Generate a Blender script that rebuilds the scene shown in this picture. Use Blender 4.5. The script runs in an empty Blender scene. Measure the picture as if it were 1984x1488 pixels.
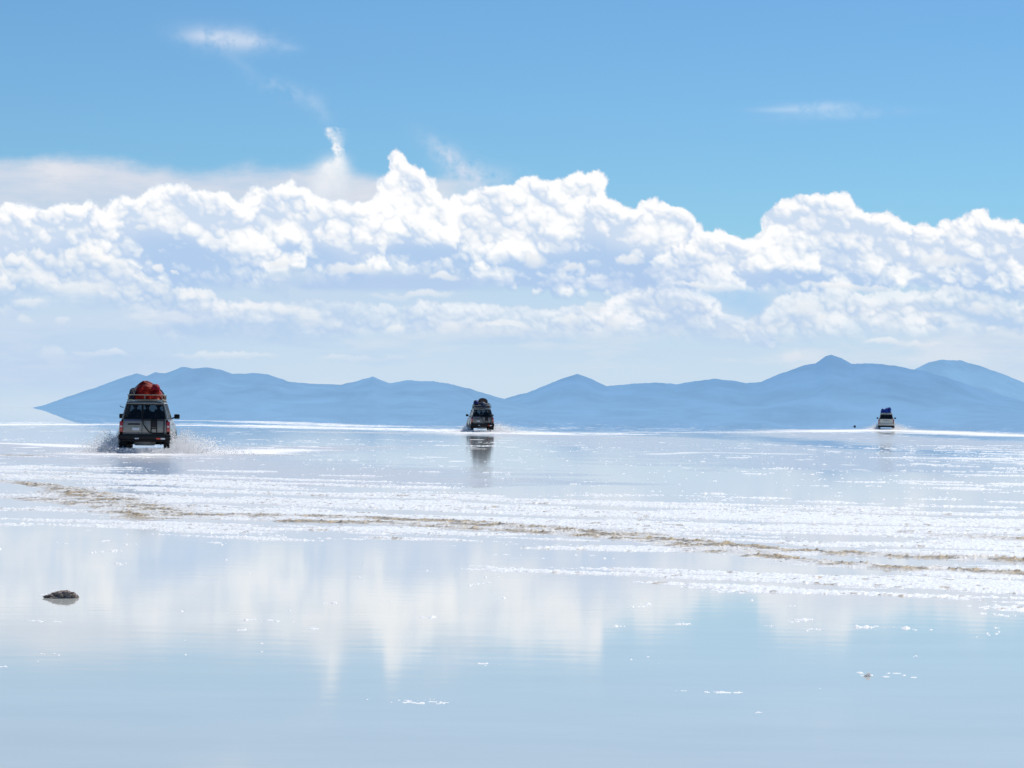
"""Salt flat under shallow water with three cars driving away"""
import numpy as np, math
def spectral(shape, beta, seed, ax=1.0, ay=1.0, lo=0.0):
    r = np.random.RandomState(seed)
    h, w = shape
    n = r.standard_normal((h, w))
    fy = np.fft.fftfreq(h)[:, None] * ay * 1000.0
    fx = np.fft.rfftfreq(w)[None, :] * ax * 1000.0
    k = np.sqrt(fx * fx + fy * fy + lo * lo); k[0, 0] = 1e9 if lo == 0 else k[0, 0]
    o = np.fft.irfft2(np.fft.rfft2(n) / k ** (beta / 2.0 + 0.5), s=(h, w))
    o -= o.mean(); o /= o.std()
    return o
def blur(a, sx, sy=None):
    sy = sx if sy is None else sy
    h, w = a.shape
    py, px = int(sy * 3) + 1, int(sx * 3) + 1
    b = np.pad(a, ((py, py), (px, px)), mode='edge')
    H, W = b.shape
    fy = np.fft.fftfreq(H)[:, None]; fx = np.fft.rfftfreq(W)[None, :]
    g = np.exp(-2 * math.pi ** 2 * ((fx * sx) ** 2 + (fy * sy) ** 2))
    return np.fft.irfft2(np.fft.rfft2(b) * g, s=(H, W))[py:py + h, px:px + w]
def sst(a, b, x):
    t = np.clip((x - a) / (b - a), 0, 1); return t * t * (3 - 2 * t)
def warp(a, dx, dy):
    h, w = a.shape[:2]
    yy, xx = np.mgrid[0:h, 0:w]
    x = np.clip(xx + dx, 0, w - 1.001); y = np.clip(yy + dy, 0, h - 1.001)
    x0 = x.astype(int); y0 = y.astype(int); fx = x - x0; fy = y - y0
    return (a[y0, x0] * (1 - fx) * (1 - fy) + a[y0, x0 + 1] * fx * (1 - fy) + a[y0 + 1, x0] * (1 - fx) * fy + a[y0 + 1, x0 + 1] * fx * fy)
def lin(c):
    c = np.array(c, float) / 255.0
    return np.where(c <= 0.04045, c / 12.92, ((c + 0.055) / 1.055) ** 2.4)

SX0, SX1, SY0, SY1, ST = -440.0, 2424.0, -60.0, 836.0, 2.0

def make_sky():
    W = int((SX1 - SX0) / ST) + 1; H = int((SY1 - SY0) / ST) + 1
    X = SX0 + np.arange(W) * ST; Y = SY0 + np.arange(H) * ST
    XX, YY = np.meshgrid(X, Y)
    rgb = np.zeros((H, W, 3)); alp = np.zeros((H, W))
    def over(col, a):                      # paint a layer over what is there (premultiplied)
        nonlocal rgb, alp
        a = np.clip(a, 0, 1)
        if np.ndim(col) == 1: col = np.broadcast_to(col, rgb.shape)
        rgb = rgb * (1 - a[..., None]) + col * a[..., None]
        alp = alp * (1 - a) + a
    sh = (H, W)
    n1 = spectral(sh, 2.6, 1, 1, 1, 6); n2 = spectral(sh, 2.6, 2, 1, 1, 6)
    n3 = spectral(sh, 2.2, 3, 1, 1, 14); n4 = spectral(sh, 2.4, 4, 2.2, 0.45, 5)
    n5 = spectral(sh, 2.4, 5, 2.6, 0.4, 5); n6 = spectral(sh, 1.9, 6, 1, 1, 20)
    n7 = spectral(sh, 2.6, 7, 1.3, 0.7, 5)
    def blob(cx, cy, rx, ry, rot=0.0, p=2.0):
        c, s = math.cos(rot), math.sin(rot)
        u = ((XX - cx) * c + (YY - cy) * s) / rx; v = (-(XX - cx) * s + (YY - cy) * c) / ry
        return np.exp(-(u * u + v * v) ** (p / 2))
    def cumulus(pts, base, seed, radii, nmul=1.0, big=(), slope=0.30):
        r = np.random.RandomState(seed)
        px, py = zip(*pts)
        sil = np.interp(X, px, py)
        Z = np.full(sh, -200.0)
        levels = radii
        def stamp(ix, iy, R, zc, asp):
            x0, x1 = int(max(0, ix - R)), int(min(W - 1, ix + R)) + 1
            y0, y1 = int(max(0, iy - R)), int(min(H - 1, iy + R)) + 1
            if x1 <= x0 or y1 <= y0: return
            gy, gx = np.mgrid[y0:y1, x0:x1]
            d2 = (gx - ix) ** 2 + ((gy - iy) * asp) ** 2
            zp = np.where(d2 < R * R, zc + np.sqrt(np.maximum(R * R - d2, 0)), -200)
            Z[y0:y1, x0:x1] = np.maximum(Z[y0:y1, x0:x1], zp)
        for (bx, by, br) in big:
            stamp((bx - SX0) / ST, (by - SY0) / ST, br / ST, (by - 400) / ST * slope, 1.0)
        xk = min(px)
        while big and xk < max(px):
            rr = r.uniform(8, 19); yk = np.interp(xk, px, py) + rr * r.uniform(.25, .95)
            if yk > SY0 + 30: stamp((xk - SX0) / ST, (yk - SY0) / ST, rr / ST, (yk - 400) / ST * slope, 1.0)
            xk += rr * r.uniform(.7, 1.3)
        for li, (rad, num) in enumerate(levels):
            num = int(num * nmul)
            cxs = r.uniform(min(px) - 5, max(px) + 5, num)
            for cx in cxs:
                rr = rad * r.uniform(0.7, 1.25)
                # local silhouette: highest allowed so that the puff stays under it
                q = np.interp([cx - rr * .7, cx, cx + rr * .7], px, py)
                top = max(q[1] + rr * 0.9, q[0] + rr * .35, q[2] + rr * .35)
                b = base(cx) if callable(base) else base
                if top > b: continue
                cy = top + (b - top) * r.uniform(0, 1) ** (1.5 if li < 3 else 1.2) if r.uniform() > 0.34 else top + r.uniform(-7, 4)
                ix, iy = (cx - SX0) / ST, (cy - SY0) / ST; R = rr / ST
                if iy < 0 or iy >= H or ix < 0 or ix >= W: continue
                zc = (cy - 400) / ST * slope if big else (cy - q[1]) / ST * slope
                if li > 0 or big:
                    zz = Z[int(iy), int(ix)]
                    if zz > -100: zc = zz - r.uniform(.45, .8) * R
                    elif r.uniform() < (0.35 if q[1] > cy - rr * 1.3 else 0.0): continue
                stamp(ix, iy, R, zc, r.uniform(1.0, 1.3))
        cov = (Z > -100).astype(float)
        cov = np.maximum(cov, (blur(cov, 4) > .72) * 1.0)
        if big: cov = np.maximum(cov, (YY > sil[None, :] + 26) * (YY < 560) * 1.0)
        wdx = n1 * 1.3 + n3 * 1.1; wdy = n2 * 1.3 + n6 * 0.9
        wcov = np.clip(warp(blur(cov, 0.55), wdx, wdy), 0, 1)
        Zf = np.where(Z > -100, Z, 0)
        bc = np.maximum(blur(cov, 6), 1e-3)
        Zf = np.where(Z > -100, Z, blur(Zf, 6) / bc - 4)
        Zf = warp(Zf, wdx, wdy) + n3 * 0.55 + n6 * 0.35
        Zs = blur(Zf, 0.6)
        gy, gx = np.gradient(Zs)
        nn = np.sqrt(gx * gx + gy * gy + 1)
        L = np.array([0.36, -0.70, 0.62]); L /= np.linalg.norm(L)
        lam = (-gx * L[0] - gy * L[1] + L[2]) / nn
        cw = (cov > 0) * 1.0 + 1e-4
        nb = lambda q: blur(Zf * cw, q) / np.maximum(blur(cw, q), 1e-3)
        Zm = nb(4); gy2, gx2 = np.gradient(Zm); nn2 = np.sqrt(gx2 ** 2 + gy2 ** 2 + 1)
        lam2 = (-gx2 * L[0] - gy2 * L[1] + L[2]) / nn2
        Zl = nb(11); gy3, gx3 = np.gradient(Zl); nn3 = np.sqrt(gx3 ** 2 + gy3 ** 2 + 1)
        lam3 = (-gx3 * L[0] - gy3 * L[1] + L[2]) / nn3
        cre = np.clip((Zs - nb(3)) / 3.0, -1, 1)
        cre2 = np.clip((Zs - nb(9)) / 8.0, -1, 1)
        bb = np.array([base(x) for x in X]) if callable(base) else np.full(W, base)
        t = np.clip((YY - sil[None, :]) / np.maximum(bb - sil, 20)[None, :], 0, 1.2)
        s = 0.32 * np.clip(lam, -.3, 1) + 0.34 * np.clip(lam2, -.3, 1) + 0.34 * np.clip(lam3, -.3, 1) + 0.12 * cre + 0.12 * cre2
        return s, wcov, t
    C = lambda *v: lin(v)
    dark, mid, white = C(184, 206, 238), C(222, 231, 245), C(255, 255, 255)
    def shade(s, d=dark, m=mid, w=white):
        s = np.clip(s, 0, 1)[..., None]
        a = d + (m - d) * np.clip(s / 0.5, 0, 1)
        return a + (w * 1.02 - a) * sst(0.36, 1.04, s)
    # ---- high thin wisps in the blue
    w_ = blob(440, 75, 75, 22, .1) * 1.0 + blob(500, 80, 40, 12) * .4 + blob(390, 70, 40, 10) * .4
    over(C(215, 226, 243), w_ * np.clip(.55 + .22 * n3 + .15 * n1 + .12 * n6, 0, 1) * .66)
    w_ = blob(560, 178, 60, 16, .35) * .42 + blob(470, 125, 60, 10, .6) * .12 + blob(620, 215, 30, 14, .8) * .2 + blob(555, 92, 25, 7, .1) * .25
    over(C(200, 218, 242), w_ * np.clip(.6 + .3 * n3, 0, 1))
    w_ = blob(1590, 208, 75, 10, -.03) * .55 + blob(1640, 222, 110, 9, -.05) * .3 + blob(1510, 213, 50, 5) * .3
    over(C(196, 220, 244), w_ * np.clip(.7 + .3 * n3, 0, 1))
    # ---- far veil behind the cumulus, left half
    vt = np.interp(X, [-440, 0, 110, 240, 275, 380, 480, 620, 700, 820, 930, 990, 1040], [318, 303, 301, 304, 318, 325, 318, 322, 335, 338, 345, 375, 430])[None, :]
    v = sst(-10, 26, YY - vt + n1 * 4 + n4 * 3)
    fade = sst(1030, 820, XX + n1 * 12)
    over(shade(np.clip(.40 + .05 * n4 + .03 * n1, .2, .62), C(196, 212, 236), C(220, 224, 234)), v * fade * np.clip(.84 + .07 * n4 + 0.0008 * (YY - 330), 0, .97))
    w_ = blob(865, 300, 50, 16, .7) * .5 + blob(900, 330, 60, 26, .6) * .45 + blob(930, 345, 70, 20) * .4
    over(C(214, 224, 240), w_ * np.clip(.6 + .4 * n3, 0, 1))
    # ---- pale haze that fills the sky under and behind the bank
    hz = sst(430, 600, YY + n7 * 12)
    g = np.clip((YY - 520) / 280, 0, 1)[..., None]
    hcol = C(192, 216, 239) * (1 - g) + C(204, 224, 240) * g
    over(hcol, hz * .97)
    # ---- the main cumulus bank
    P = [(-440,410),(-330,395),(-220,420),(-120,385),(-40,405),(0,412),(22,402),(40,412),(50,404),(62,402),(78,405),(112,404),(125,398),(150,402),(168,396),(190,408),(205,418),(212,388),(240,378),(262,388),(285,374),(310,368),(345,361),(372,370),(400,380),(425,376),(445,388),(468,402),(484,385),(488,366),(500,361),(515,374),(545,362),(560,358),(575,366),(597,366),(608,386),(640,395),(690,402),(725,398),(738,372),(742,352),(756,345),(762,318),(770,308),(782,312),(795,330),(818,340),(832,362),(852,384),(880,398),(895,385),(915,382),(945,368),(985,366),(1000,362),(1006,348),(1022,342),(1048,352),(1080,356),(1105,347),(1118,336),(1140,339),(1165,340),(1173,352),(1176,388),(1200,404),(1232,412),(1250,396),(1262,388),(1285,398),(1312,404),(1330,408),(1348,430),(1352,452),(1390,452),(1420,455),(1440,468),(1480,466),(1490,440),(1492,410),(1512,396),(1540,390),(1575,382),(1600,386),(1640,380),(1652,400),(1665,418),(1712,418),(1740,436),(1785,440),(1812,446),(1830,432),(1870,430),(1880,416),(1898,410),(1915,424),(1960,436),(2030,455),(2100,430),(2180,445),(2260,420),(2424,440)]
    # the tall thin wisp that climbs out of the bank
    w_ = blob(640, 352, 38, 40, 0, 3) * .9 + blob(655, 318, 26, 22, 0, 3) * .5
    over(C(236, 240, 246), w_ * np.clip(.72 + .16 * n3, 0, 1))
    wx = np.interp(Y, [240, 262, 290, 312, 335], [652, 650, 660, 662, 655]); ww = np.interp(Y, [244, 250, 262, 285, 300, 330], [0.1, 12, 13, 7, 8, 22])
    w_ = np.exp(-np.abs((XX + n1 * 5 + n3 * 4 + n6 * 2 - wx[:, None]) / ww[:, None]) ** 2.5) * sst(242, 254, YY) * sst(345, 315, YY)
    over(C(242, 246, 250), w_ * np.clip(.6 + .22 * n3 + .22 * n6, 0, 1))
    base = lambda x: 556 + 10 * math.sin(x / 170.0) + (18 if x > 900 else 0)
    BIG = [(-380,470,60),(-300,450,55),(-200,470,55),(-110,440,50),(-40,450,46),(20,455,48),(75,450,45),(130,446,46),(168,432,36),(110,480,50),(240,420,40),(300,412,42),(350,410,46),(330,450,60),(420,425,46),(455,440,38),(410,470,50),(500,402,36),(552,400,40),(597,404,36),(560,440,50),(640,446,50),(700,446,46),(776,332,20),(786,358,26),(806,384,30),(764,388,30),(836,400,26),(730,450,40),(850,425,42),(915,418,38),(945,408,40),(985,420,50),(1022,378,34),(1062,398,42),(1098,385,36),(1142,368,32),(1150,408,42),(1080,440,60),(1200,448,44),(1265,424,36),(1312,440,38),(1290,470,50),(1390,490,38),(1440,502,34),(1345,490,40),(1515,436,40),(1560,422,42),(1618,414,34),(1600,462,60),(1700,456,40),(1760,478,42),(1680,500,50),(1840,470,38),(1893,442,32),(1950,474,44),(1900,500,50),(2030,495,44),(2100,475,48),(2180,490,46),(2260,470,52),(2350,480,50),(2420,490,50)]
    s, cov, t = cumulus(P, base, 11, [(40, 90), (27, 420), (18, 1000), (12, 2000), (8, 2600)], big=BIG)
    dk = (blob(360, 500, 110, 45, .35, 3) * .55 + blob(150, 470, 70, 26, -.5, 3) * .25 + blob(255, 445, 45, 45, 0, 3) * .15 + blob(600, 490, 60, 22, .2, 3) * .35 + blob(850, 500, 110, 30, 0, 3) * .4
          + blob(1150, 520, 190, 32, 0, 3) * .45 + blob(1180, 485, 90, 26, .3, 3) * .25 + blob(700, 530, 250, 16, 0, 3) * .25 + blob(1560, 475, 90, 24, .1, 3) * .32 + blob(1520, 540, 140, 18, 0, 3) * .3
          + blob(520, 420, 22, 40, 0, 3) * .25 + blob(800, 440, 26, 22, 0, 3) * .2 + blob(1850, 500, 80, 16, 0, 3) * .2)
    s = (s - .50) * 1.22 + .62 - .24 * sst(.5, 1.0, t) - dk * 1.05 + .05 * n1 + .03 * n7 + .035 * n6 + .04 * sst(.35, 0, t)
    s = np.where(XX > 1400, s - .07, s)
    warm = sst(.2, 1.1, t)[..., None]
    kt = sst(.35, 1.05, t + dk * .8)[..., None]
    col = shade(s, C(205, 221, 242), C(234, 240, 248)) * (1 - kt) + shade(s, C(178, 205, 238), C(214, 228, 244), C(252, 253, 253)) * kt
    fadeb = sst(1.06, .86, t + .07 * n7 + .04 * n1)
    over(col, cov * fadeb)
    # flat blue-grey bases
    bl = sst(0, 1, blob(800, 548, 420, 18, 0, 4) * np.clip(.8 + .28 * n5, 0, 1)) * .8
    over(C(180, 205, 238), bl)
    over(C(178, 202, 237), blob(1170, 536, 200, 26, 0, 4) * np.clip(.7 + .25 * n5, 0, 1) * .75)
    # ---- the lower, hazier decks
    lo = []
    s, cov, t = cumulus([(-440,480),(-200,500),(-60,505),(0,500),(60,470),(110,500),(170,470),(230,500),(260,535),(330,560),(400,560),(440,590),(560,590),(600,600),(700,640)], 650, 21,
                        [(40, 60), (27, 120), (18, 260), (12, 420), (8, 700)])
    s = (s - .5) * .9 + .66 - .40 * sst(.2, 1, t) + .08 * n1 + .05 * n7 - .12 * blob(60, 600, 110, 22, 0, 3) * 2
    over(shade(s, C(184, 208, 238), C(216, 228, 242), C(250, 250, 250)), cov * sst(1.0, .55, t + .10 * n7 + .05 * n4) * sst(700, 480, XX + 40 * n1) * .85)
    s, cov, t = cumulus([(330,600),(400,580),(500,590),(600,582),(700,592),(820,590),(960,600),(1060,610),(1080,600),(1110,596),(1150,612),(1190,575),(1250,566),(1300,562),(1360,565),(1392,585),(1405,606),(1440,612),(1470,625),(1490,660)], 672, 22,
                        [(34, 60), (24, 140), (16, 320), (11, 520), (7, 900)])
    s = (s - .5) * .9 + .60 - .34 * sst(.3, 1, t) + .08 * n1 + .05 * n7 + .10 * blob(1250, 600, 130, 40, 0, 3)
    op = np.clip(.55 + .30 * blob(1270, 610, 190, 60, 0, 3) + .12 * n7, 0, .95)
    over(shade(s, C(186, 208, 238), C(214, 226, 242), C(250, 251, 253)), cov * sst(1.0, .5, t + .10 * n7 + .05 * n4) * op)
    # blue gap on the right and the deck behind it
    over(C(172, 208, 240), np.clip(blob(1450, 590, 70, 26, .35, 3) * 1.0 + blob(1400, 568, 60, 10, 0, 3) * .6, 0, 1) * .85 * np.clip(.85 + .15 * n3, 0, 1))
    s, cov, t = cumulus([(1490,600),(1510,570),(1560,580),(1620,560),(1680,575),(1740,560),(1800,575),(1850,560),(1900,575),(1940,580),(1990,590),(2100,560),(2250,580),(2424,570)], 678, 23,
                        [(34, 60), (24, 120), (16, 260), (11, 420), (7, 700)])
    s = (s - .5) * .85 + .62 - .42 * sst(.25, 1, t) + .08 * n1 + .05 * n7
    over(shade(s, C(184, 208, 238), C(214, 226, 241), C(248, 250, 252)), cov * sst(1.0, .5, t + .10 * n7 + .05 * n4) * np.clip(.78 + .12 * n7, 0, .95))
    r = np.random.RandomState(5)
    sp = [(105,690,24,16),(55,622,20,9),(125,622,16,9),(200,690,60,7),(430,688,110,8),(560,600,28,12),(500,596,18,8),(600,618,26,22),(765,638,22,10),(870,638,24,14),(1098,622,20,12),(1140,600,24,14),(1180,628,26,18),
          (150,560,60,16),(310,620,70,16),(60,590,40,10),(1560,600,40,18),(1600,625,16,14),(1720,663,50,6),(1790,668,40,5),(1890,600,30,14),(1915,640,12,8),(1545,690,22,14),(980,640,60,7),(700,690,90,7),
          (1210,505,26,10),(1110,515,26,9),(1030,505,26,18),(680,522,50,10),(545,512,34,13),(860,535,36,9),(800,570,90,8),(298,525,13,8),(330,527,7,4),(270,440,13,6),(1830,505,60,14),(1660,555,110,7),(1380,555,90,5)]
    for (cx, cy, rx, ry) in sp:
        d = ((XX + n1 * 5 + n3 * 2.5 - cx) / rx) ** 2 + ((YY + n2 * 4 + n3 * 2 - cy) / ry) ** 2
        up = np.clip((cy - YY) / ry * .35 + .6, 0, 1)
        over(shade(up * .9, C(208, 224, 242), C(230, 236, 243), C(252, 251, 249)), sst(1.3, .15, d) * (.75 if cy < 560 else .55))
    # stratified streaks and rain haze toward the horizon
    st = sst(560, 700, YY)
    over(C(222, 229, 240), np.clip(n4 * .34 + .16, 0, .75) * st)
    over(C(186, 211, 238), np.clip(n5 * .38 + .02, 0, .7) * sst(530, 600, YY) * sst(790, 690, YY) * .8)
    over(C(208, 224, 240), sst(650, 800, YY) * .45)
    gb = sst(650, 0, XX) * sst(560, 680, YY) * sst(800, 730, YY)
    over(C(180, 206, 238), gb * .42)
    # edges of the sheet fade into the open sky
    return X, Y, rgb, alp
WORLD_TINT = (.475, .735, .925, 1); WORLD_ADD = (0, 0, 0, 1)
FLOOR_A = (.47, .482, .45, 1); FLOOR_B = (.62, .622, .585, 1)
import bpy, bmesh, random
from mathutils import Vector, Matrix, noise as mnoise

scn = bpy.context.scene
COL = scn.collection
R = math.radians

# ------------------------------------------------------------------ camera calibration
FPX, CAMH, ROLL, PITCH = 5000.0, 1.65, R(0.544), math.atan(54.5 / 5000.0)
_f = np.array([0.0, math.cos(PITCH), math.sin(PITCH)])
_r0 = np.array([1.0, 0.0, 0.0]); _u0 = np.cross(_r0, _f)
_r = _r0 * math.cos(ROLL) + _u0 * math.sin(ROLL)
_u = np.cross(_r, _f)
def ray(x, y):
    x = np.asarray(x, float); y = np.asarray(y, float)
    d = _f + ((x - 992.0) / FPX)[..., None] * _r + ((744.0 - y) / FPX)[..., None] * _u
    return d / np.linalg.norm(d, axis=-1, keepdims=True)
def ground(x, y):
    d = ray(x, y); t = -CAMH / d[..., 2]
    return d[..., 0] * t, d[..., 1] * t
def seen(X, Y, Z=0.0):
    """where a world point stands in the survey picture"""
    v = np.stack(np.broadcast_arrays(X, Y, Z - CAMH), -1)
    z = v @ _f
    return 992.0 + FPX * (v @ _r) / z, 744.0 - FPX * (v @ _u) / z

cam_d = bpy.data.cameras.new('camera'); cam = bpy.data.objects.new('camera', cam_d); COL.objects.link(cam)
cam_d.sensor_width = 36.0; cam_d.lens = 36.0 * FPX / 1984.0
cam_d.clip_start = 0.05; cam_d.clip_end = 200000.0
M = Matrix((( _r[0], _u[0], -_f[0], 0), (_r[1], _u[1], -_f[1], 0), (_r[2], _u[2], -_f[2], CAMH), (0, 0, 0, 1)))
cam.matrix_world = M
scn.camera = cam
scn.view_settings.view_transform = 'Standard'; scn.view_settings.look = 'None'
scn.view_settings.exposure = 0; scn.view_settings.gamma = 1
scn.cycles.max_bounces = 8; scn.cycles.transparent_max_bounces = 16
scn.cycles.caustics_reflective = False; scn.cycles.caustics_refractive = False
scn.cycles.sample_clamp_indirect = 6.0
scn.render.film_transparent = False

# ------------------------------------------------------------------ light
SUN_EL, SUN_AZ = R(52), R(34)                # azimuth from +Y toward +X
w = bpy.data.worlds.new('World'); scn.world = w; w.use_nodes = True
nt = w.node_tree; nt.nodes.clear()
out = nt.nodes.new('ShaderNodeOutputWorld'); bg = nt.nodes.new('ShaderNodeBackground')
sky = nt.nodes.new('ShaderNodeTexSky'); sky.sky_type = 'NISHITA'; sky.sun_disc = False
sky.sun_elevation = SUN_EL; sky.sun_rotation = SUN_AZ; sky.altitude = 3600; sky.air_density = 1.5; sky.dust_density = 0.4; sky.ozone_density = 2.0
tint = nt.nodes.new('ShaderNodeMix'); tint.data_type = 'RGBA'; tint.blend_type = 'MULTIPLY'; tint.inputs[0].default_value = 1.0
tint.inputs[7].default_value = WORLD_TINT
nt.links.new(sky.outputs[0], tint.inputs[6])
add = nt.nodes.new('ShaderNodeMix'); add.data_type = 'RGBA'; add.blend_type = 'ADD'; add.inputs[0].default_value = 1.0
add.inputs[7].default_value = WORLD_ADD
nt.links.new(tint.outputs[2], add.inputs[6])
nt.links.new(add.outputs[2], bg.inputs[0]); bg.inputs[1].default_value = 0.1
nt.links.new(bg.outputs[0], out.inputs[0])
sd = bpy.data.lights.new('sun', 'SUN'); sd.energy = 4.6; sd.angle = R(0.53); sd.color = (1.0, 0.965, 0.9)
sun = bpy.data.objects.new('sun', sd); COL.objects.link(sun)
sdir = Vector((math.sin(SUN_AZ) * math.cos(SUN_EL), math.cos(SUN_AZ) * math.cos(SUN_EL), math.sin(SUN_EL)))
sun.rotation_euler = sdir.to_track_quat('Z', 'Y').to_euler(); sun.location = (0, 0, 50)

# ------------------------------------------------------------------ helpers
def tag(o, label=None, cat=None, group=None, kind=None):
    if label: o['label'] = label
    if cat: o['category'] = cat
    if group: o['group'] = group
    if kind: o['kind'] = kind
    return o
def np_mesh(name, co, faces, mat, smooth=True, attrs=None):
    me = bpy.data.meshes.new(name)
    co = np.asarray(co, np.float32); faces = np.asarray(faces, np.int32)
    k = faces.shape[1]
    me.vertices.add(len(co)); me.vertices.foreach_set('co', co.ravel())
    me.loops.add(faces.size); me.loops.foreach_set('vertex_index', faces.ravel())
    me.polygons.add(len(faces)); me.polygons.foreach_set('loop_start', np.arange(0, faces.size, k, dtype=np.int32))
    me.polygons.foreach_set('use_smooth', np.full(len(faces), smooth))
    for nm, ty, arr in (attrs or []):
        a = me.attributes.new(nm, ty, 'POINT')
        if ty == 'FLOAT': a.data.foreach_set('value', np.asarray(arr, np.float32).ravel())
        else: a.data.foreach_set('color', np.asarray(arr, np.float32).ravel())
    me.materials.append(mat); me.update(calc_edges=True); me.validate()
    o = bpy.data.objects.new(name, me); COL.objects.link(o)
    return o
def grid_faces(h, w, wrap=False):
    i = np.arange(h * w).reshape(h, w)
    if wrap: i = np.concatenate([i, i[:, :1]], 1)
    return np.stack([i[:-1, :-1], i[:-1, 1:], i[1:, 1:], i[1:, :-1]], -1).reshape(-1, 4)

class NT:
    def __init__(s, name):
        s.m = bpy.data.materials.new(name); s.m.use_nodes = True; s.t = s.m.node_tree; s.t.nodes.clear()
        s.out = s.n('ShaderNodeOutputMaterial')
    def n(s, ty, **k):
        x = s.t.nodes.new(ty)
        for a, b in k.items(): setattr(x, a, b)
        return x
    def l(s, a, b): s.t.links.new(a, b)
def setin(node, **k):
    for a, b in k.items(): node.inputs[a.replace('_', ' ')].default_value = b
def pbr(name, col, rough=0.5, metal=0.0, spec=0.5, var=0.12, scale=6.0, bump=0.0, dirt=None, coat=0.0):
    t = NT(name); b = t.n('ShaderNodeBsdfPrincipled'); t.l(b.outputs[0], t.out.inputs[0])
    setin(b, Roughness=rough, Metallic=metal); b.inputs['Specular IOR Level'].default_value = spec
    b.inputs['Coat Weight'].default_value = coat
    tc = t.n('ShaderNodeTexCoord'); nz = t.n('ShaderNodeTexNoise'); setin(nz, Scale=scale, Detail=6.0, Roughness=0.6)
    t.l(tc.outputs['Object'], nz.inputs['Vector'])
    mx = t.n('ShaderNodeMix', data_type='RGBA')
    c = Vector(col[:3])
    mx.inputs[6].default_value = (*(c * (1 - var)), 1); mx.inputs[7].default_value = (*[min(1, v * (1 + var)) for v in c], 1)
    t.l(nz.outputs[0], mx.inputs[0]); last = mx.outputs[2]
    if dirt:
        dc, z0, z1, amt = dirt
        sp = t.n('ShaderNodeSeparateXYZ'); t.l(tc.outputs['Object'], sp.inputs[0])
        mr = t.n('ShaderNodeMapRange'); setin(mr, From_Min=z1, From_Max=z0, To_Min=0.0, To_Max=amt); t.l(sp.outputs[2], mr.inputs[0])
        n2 = t.n('ShaderNodeTexNoise'); setin(n2, Scale=3.0, Detail=8.0, Roughness=0.7); t.l(tc.outputs['Object'], n2.inputs['Vector'])
        mm = t.n('ShaderNodeMath', operation='MULTIPLY'); t.l(mr.outputs[0], mm.inputs[0]); t.l(n2.outputs[0], mm.inputs[1])
        m2 = t.n('ShaderNodeMath', operation='MULTIPLY'); t.l(mm.outputs[0], m2.inputs[0]); m2.inputs[1].default_value = 1.7; m2.use_clamp = True
        mx2 = t.n('ShaderNodeMix', data_type='RGBA'); t.l(m2.outputs[0], mx2.inputs[0]); t.l(last, mx2.inputs[6]); mx2.inputs[7].default_value = (*dc, 1)
        last = mx2.outputs[2]
    t.l(last, b.inputs['Base Color'])
    if bump > 0:
        bp = t.n('ShaderNodeBump'); setin(bp, Strength=bump, Distance=0.02); t.l(nz.outputs[0], bp.inputs['Height']); t.l(bp.outputs[0], b.inputs['Normal'])
    return t.m

# vectorised value noise
def _hash(ix, iy, s):
    h = (ix.astype(np.int64) * 374761393 + iy.astype(np.int64) * 668265263 + s * 1442695041) & 0xffffffff
    h = ((h ^ (h >> 13)) * 1274126177) & 0xffffffff
    return ((h ^ (h >> 16)) & 0xffffff) / 16777215.0
def vnoise(x, y, s=0):
    x0 = np.floor(x); y0 = np.floor(y); fx = x - x0; fy = y - y0
    fx = fx * fx * (3 - 2 * fx); fy = fy * fy * (3 - 2 * fy)
    a = _hash(x0, y0, s); b = _hash(x0 + 1, y0, s); c = _hash(x0, y0 + 1, s); d = _hash(x0 + 1, y0 + 1, s)
    return (a * (1 - fx) + b * fx) * (1 - fy) + (c * (1 - fx) + d * fx) * fy
def fbm(x, y, f, octs, s=0, gain=0.5):
    o = np.zeros(np.shape(x)); amp = 1.0; tot = 0
    ca, sa = math.cos(0.6), math.sin(0.6)
    for i in range(octs):
        o = o + amp * vnoise(x * f, y * f, s + i * 17); tot += amp; amp *= gain; f *= 2.07
        x, y = x * ca - y * sa, x * sa + y * ca
    return o / tot

# ------------------------------------------------------------------ sky sheet with its clouds
def build_clouds():
    X, Y, rgb, a = make_sky()
    a = np.clip(a, 0, 1)
    col = rgb / np.maximum(a, 1e-3)[..., None]
    edge = sst(SX0, SX0 + 160, X)[None, :] * sst(SX1, SX1 - 160, X)[None, :] * sst(-60, -10, Y)[:, None]
    a = a * edge
    XX, YY = np.meshgrid(X, Y)
    d = ray(XX, YY) * 30000.0; d[..., 2] += CAMH
    h, w = XX.shape
    t = NT('cloud_vapour'); at = t.n('ShaderNodeAttribute', attribute_name='cloud_colour'); em = t.n('ShaderNodeEmission')
    aa = t.n('ShaderNodeAttribute', attribute_name='cloud_cover'); tr = t.n('ShaderNodeBsdfTransparent'); mx = t.n('ShaderNodeMixShader')
    t.l(at.outputs['Color'], em.inputs[0]); t.l(aa.outputs['Fac'], mx.inputs[0]); t.l(tr.outputs[0], mx.inputs[1]); t.l(em.outputs[0], mx.inputs[2])
    t.l(mx.outputs[0], t.out.inputs[0])
    rgba = np.concatenate([col, np.ones((h, w, 1))], -1)
    o = np_mesh('sky', d.reshape(-1, 3), grid_faces(h, w), t.m, True,
                [('cloud_colour', 'FLOAT_COLOR', rgba.reshape(-1)), ('cloud_cover', 'FLOAT', a.reshape(-1))])
    o.visible_shadow = True
    tag(o, kind='structure')
build_clouds()

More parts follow.
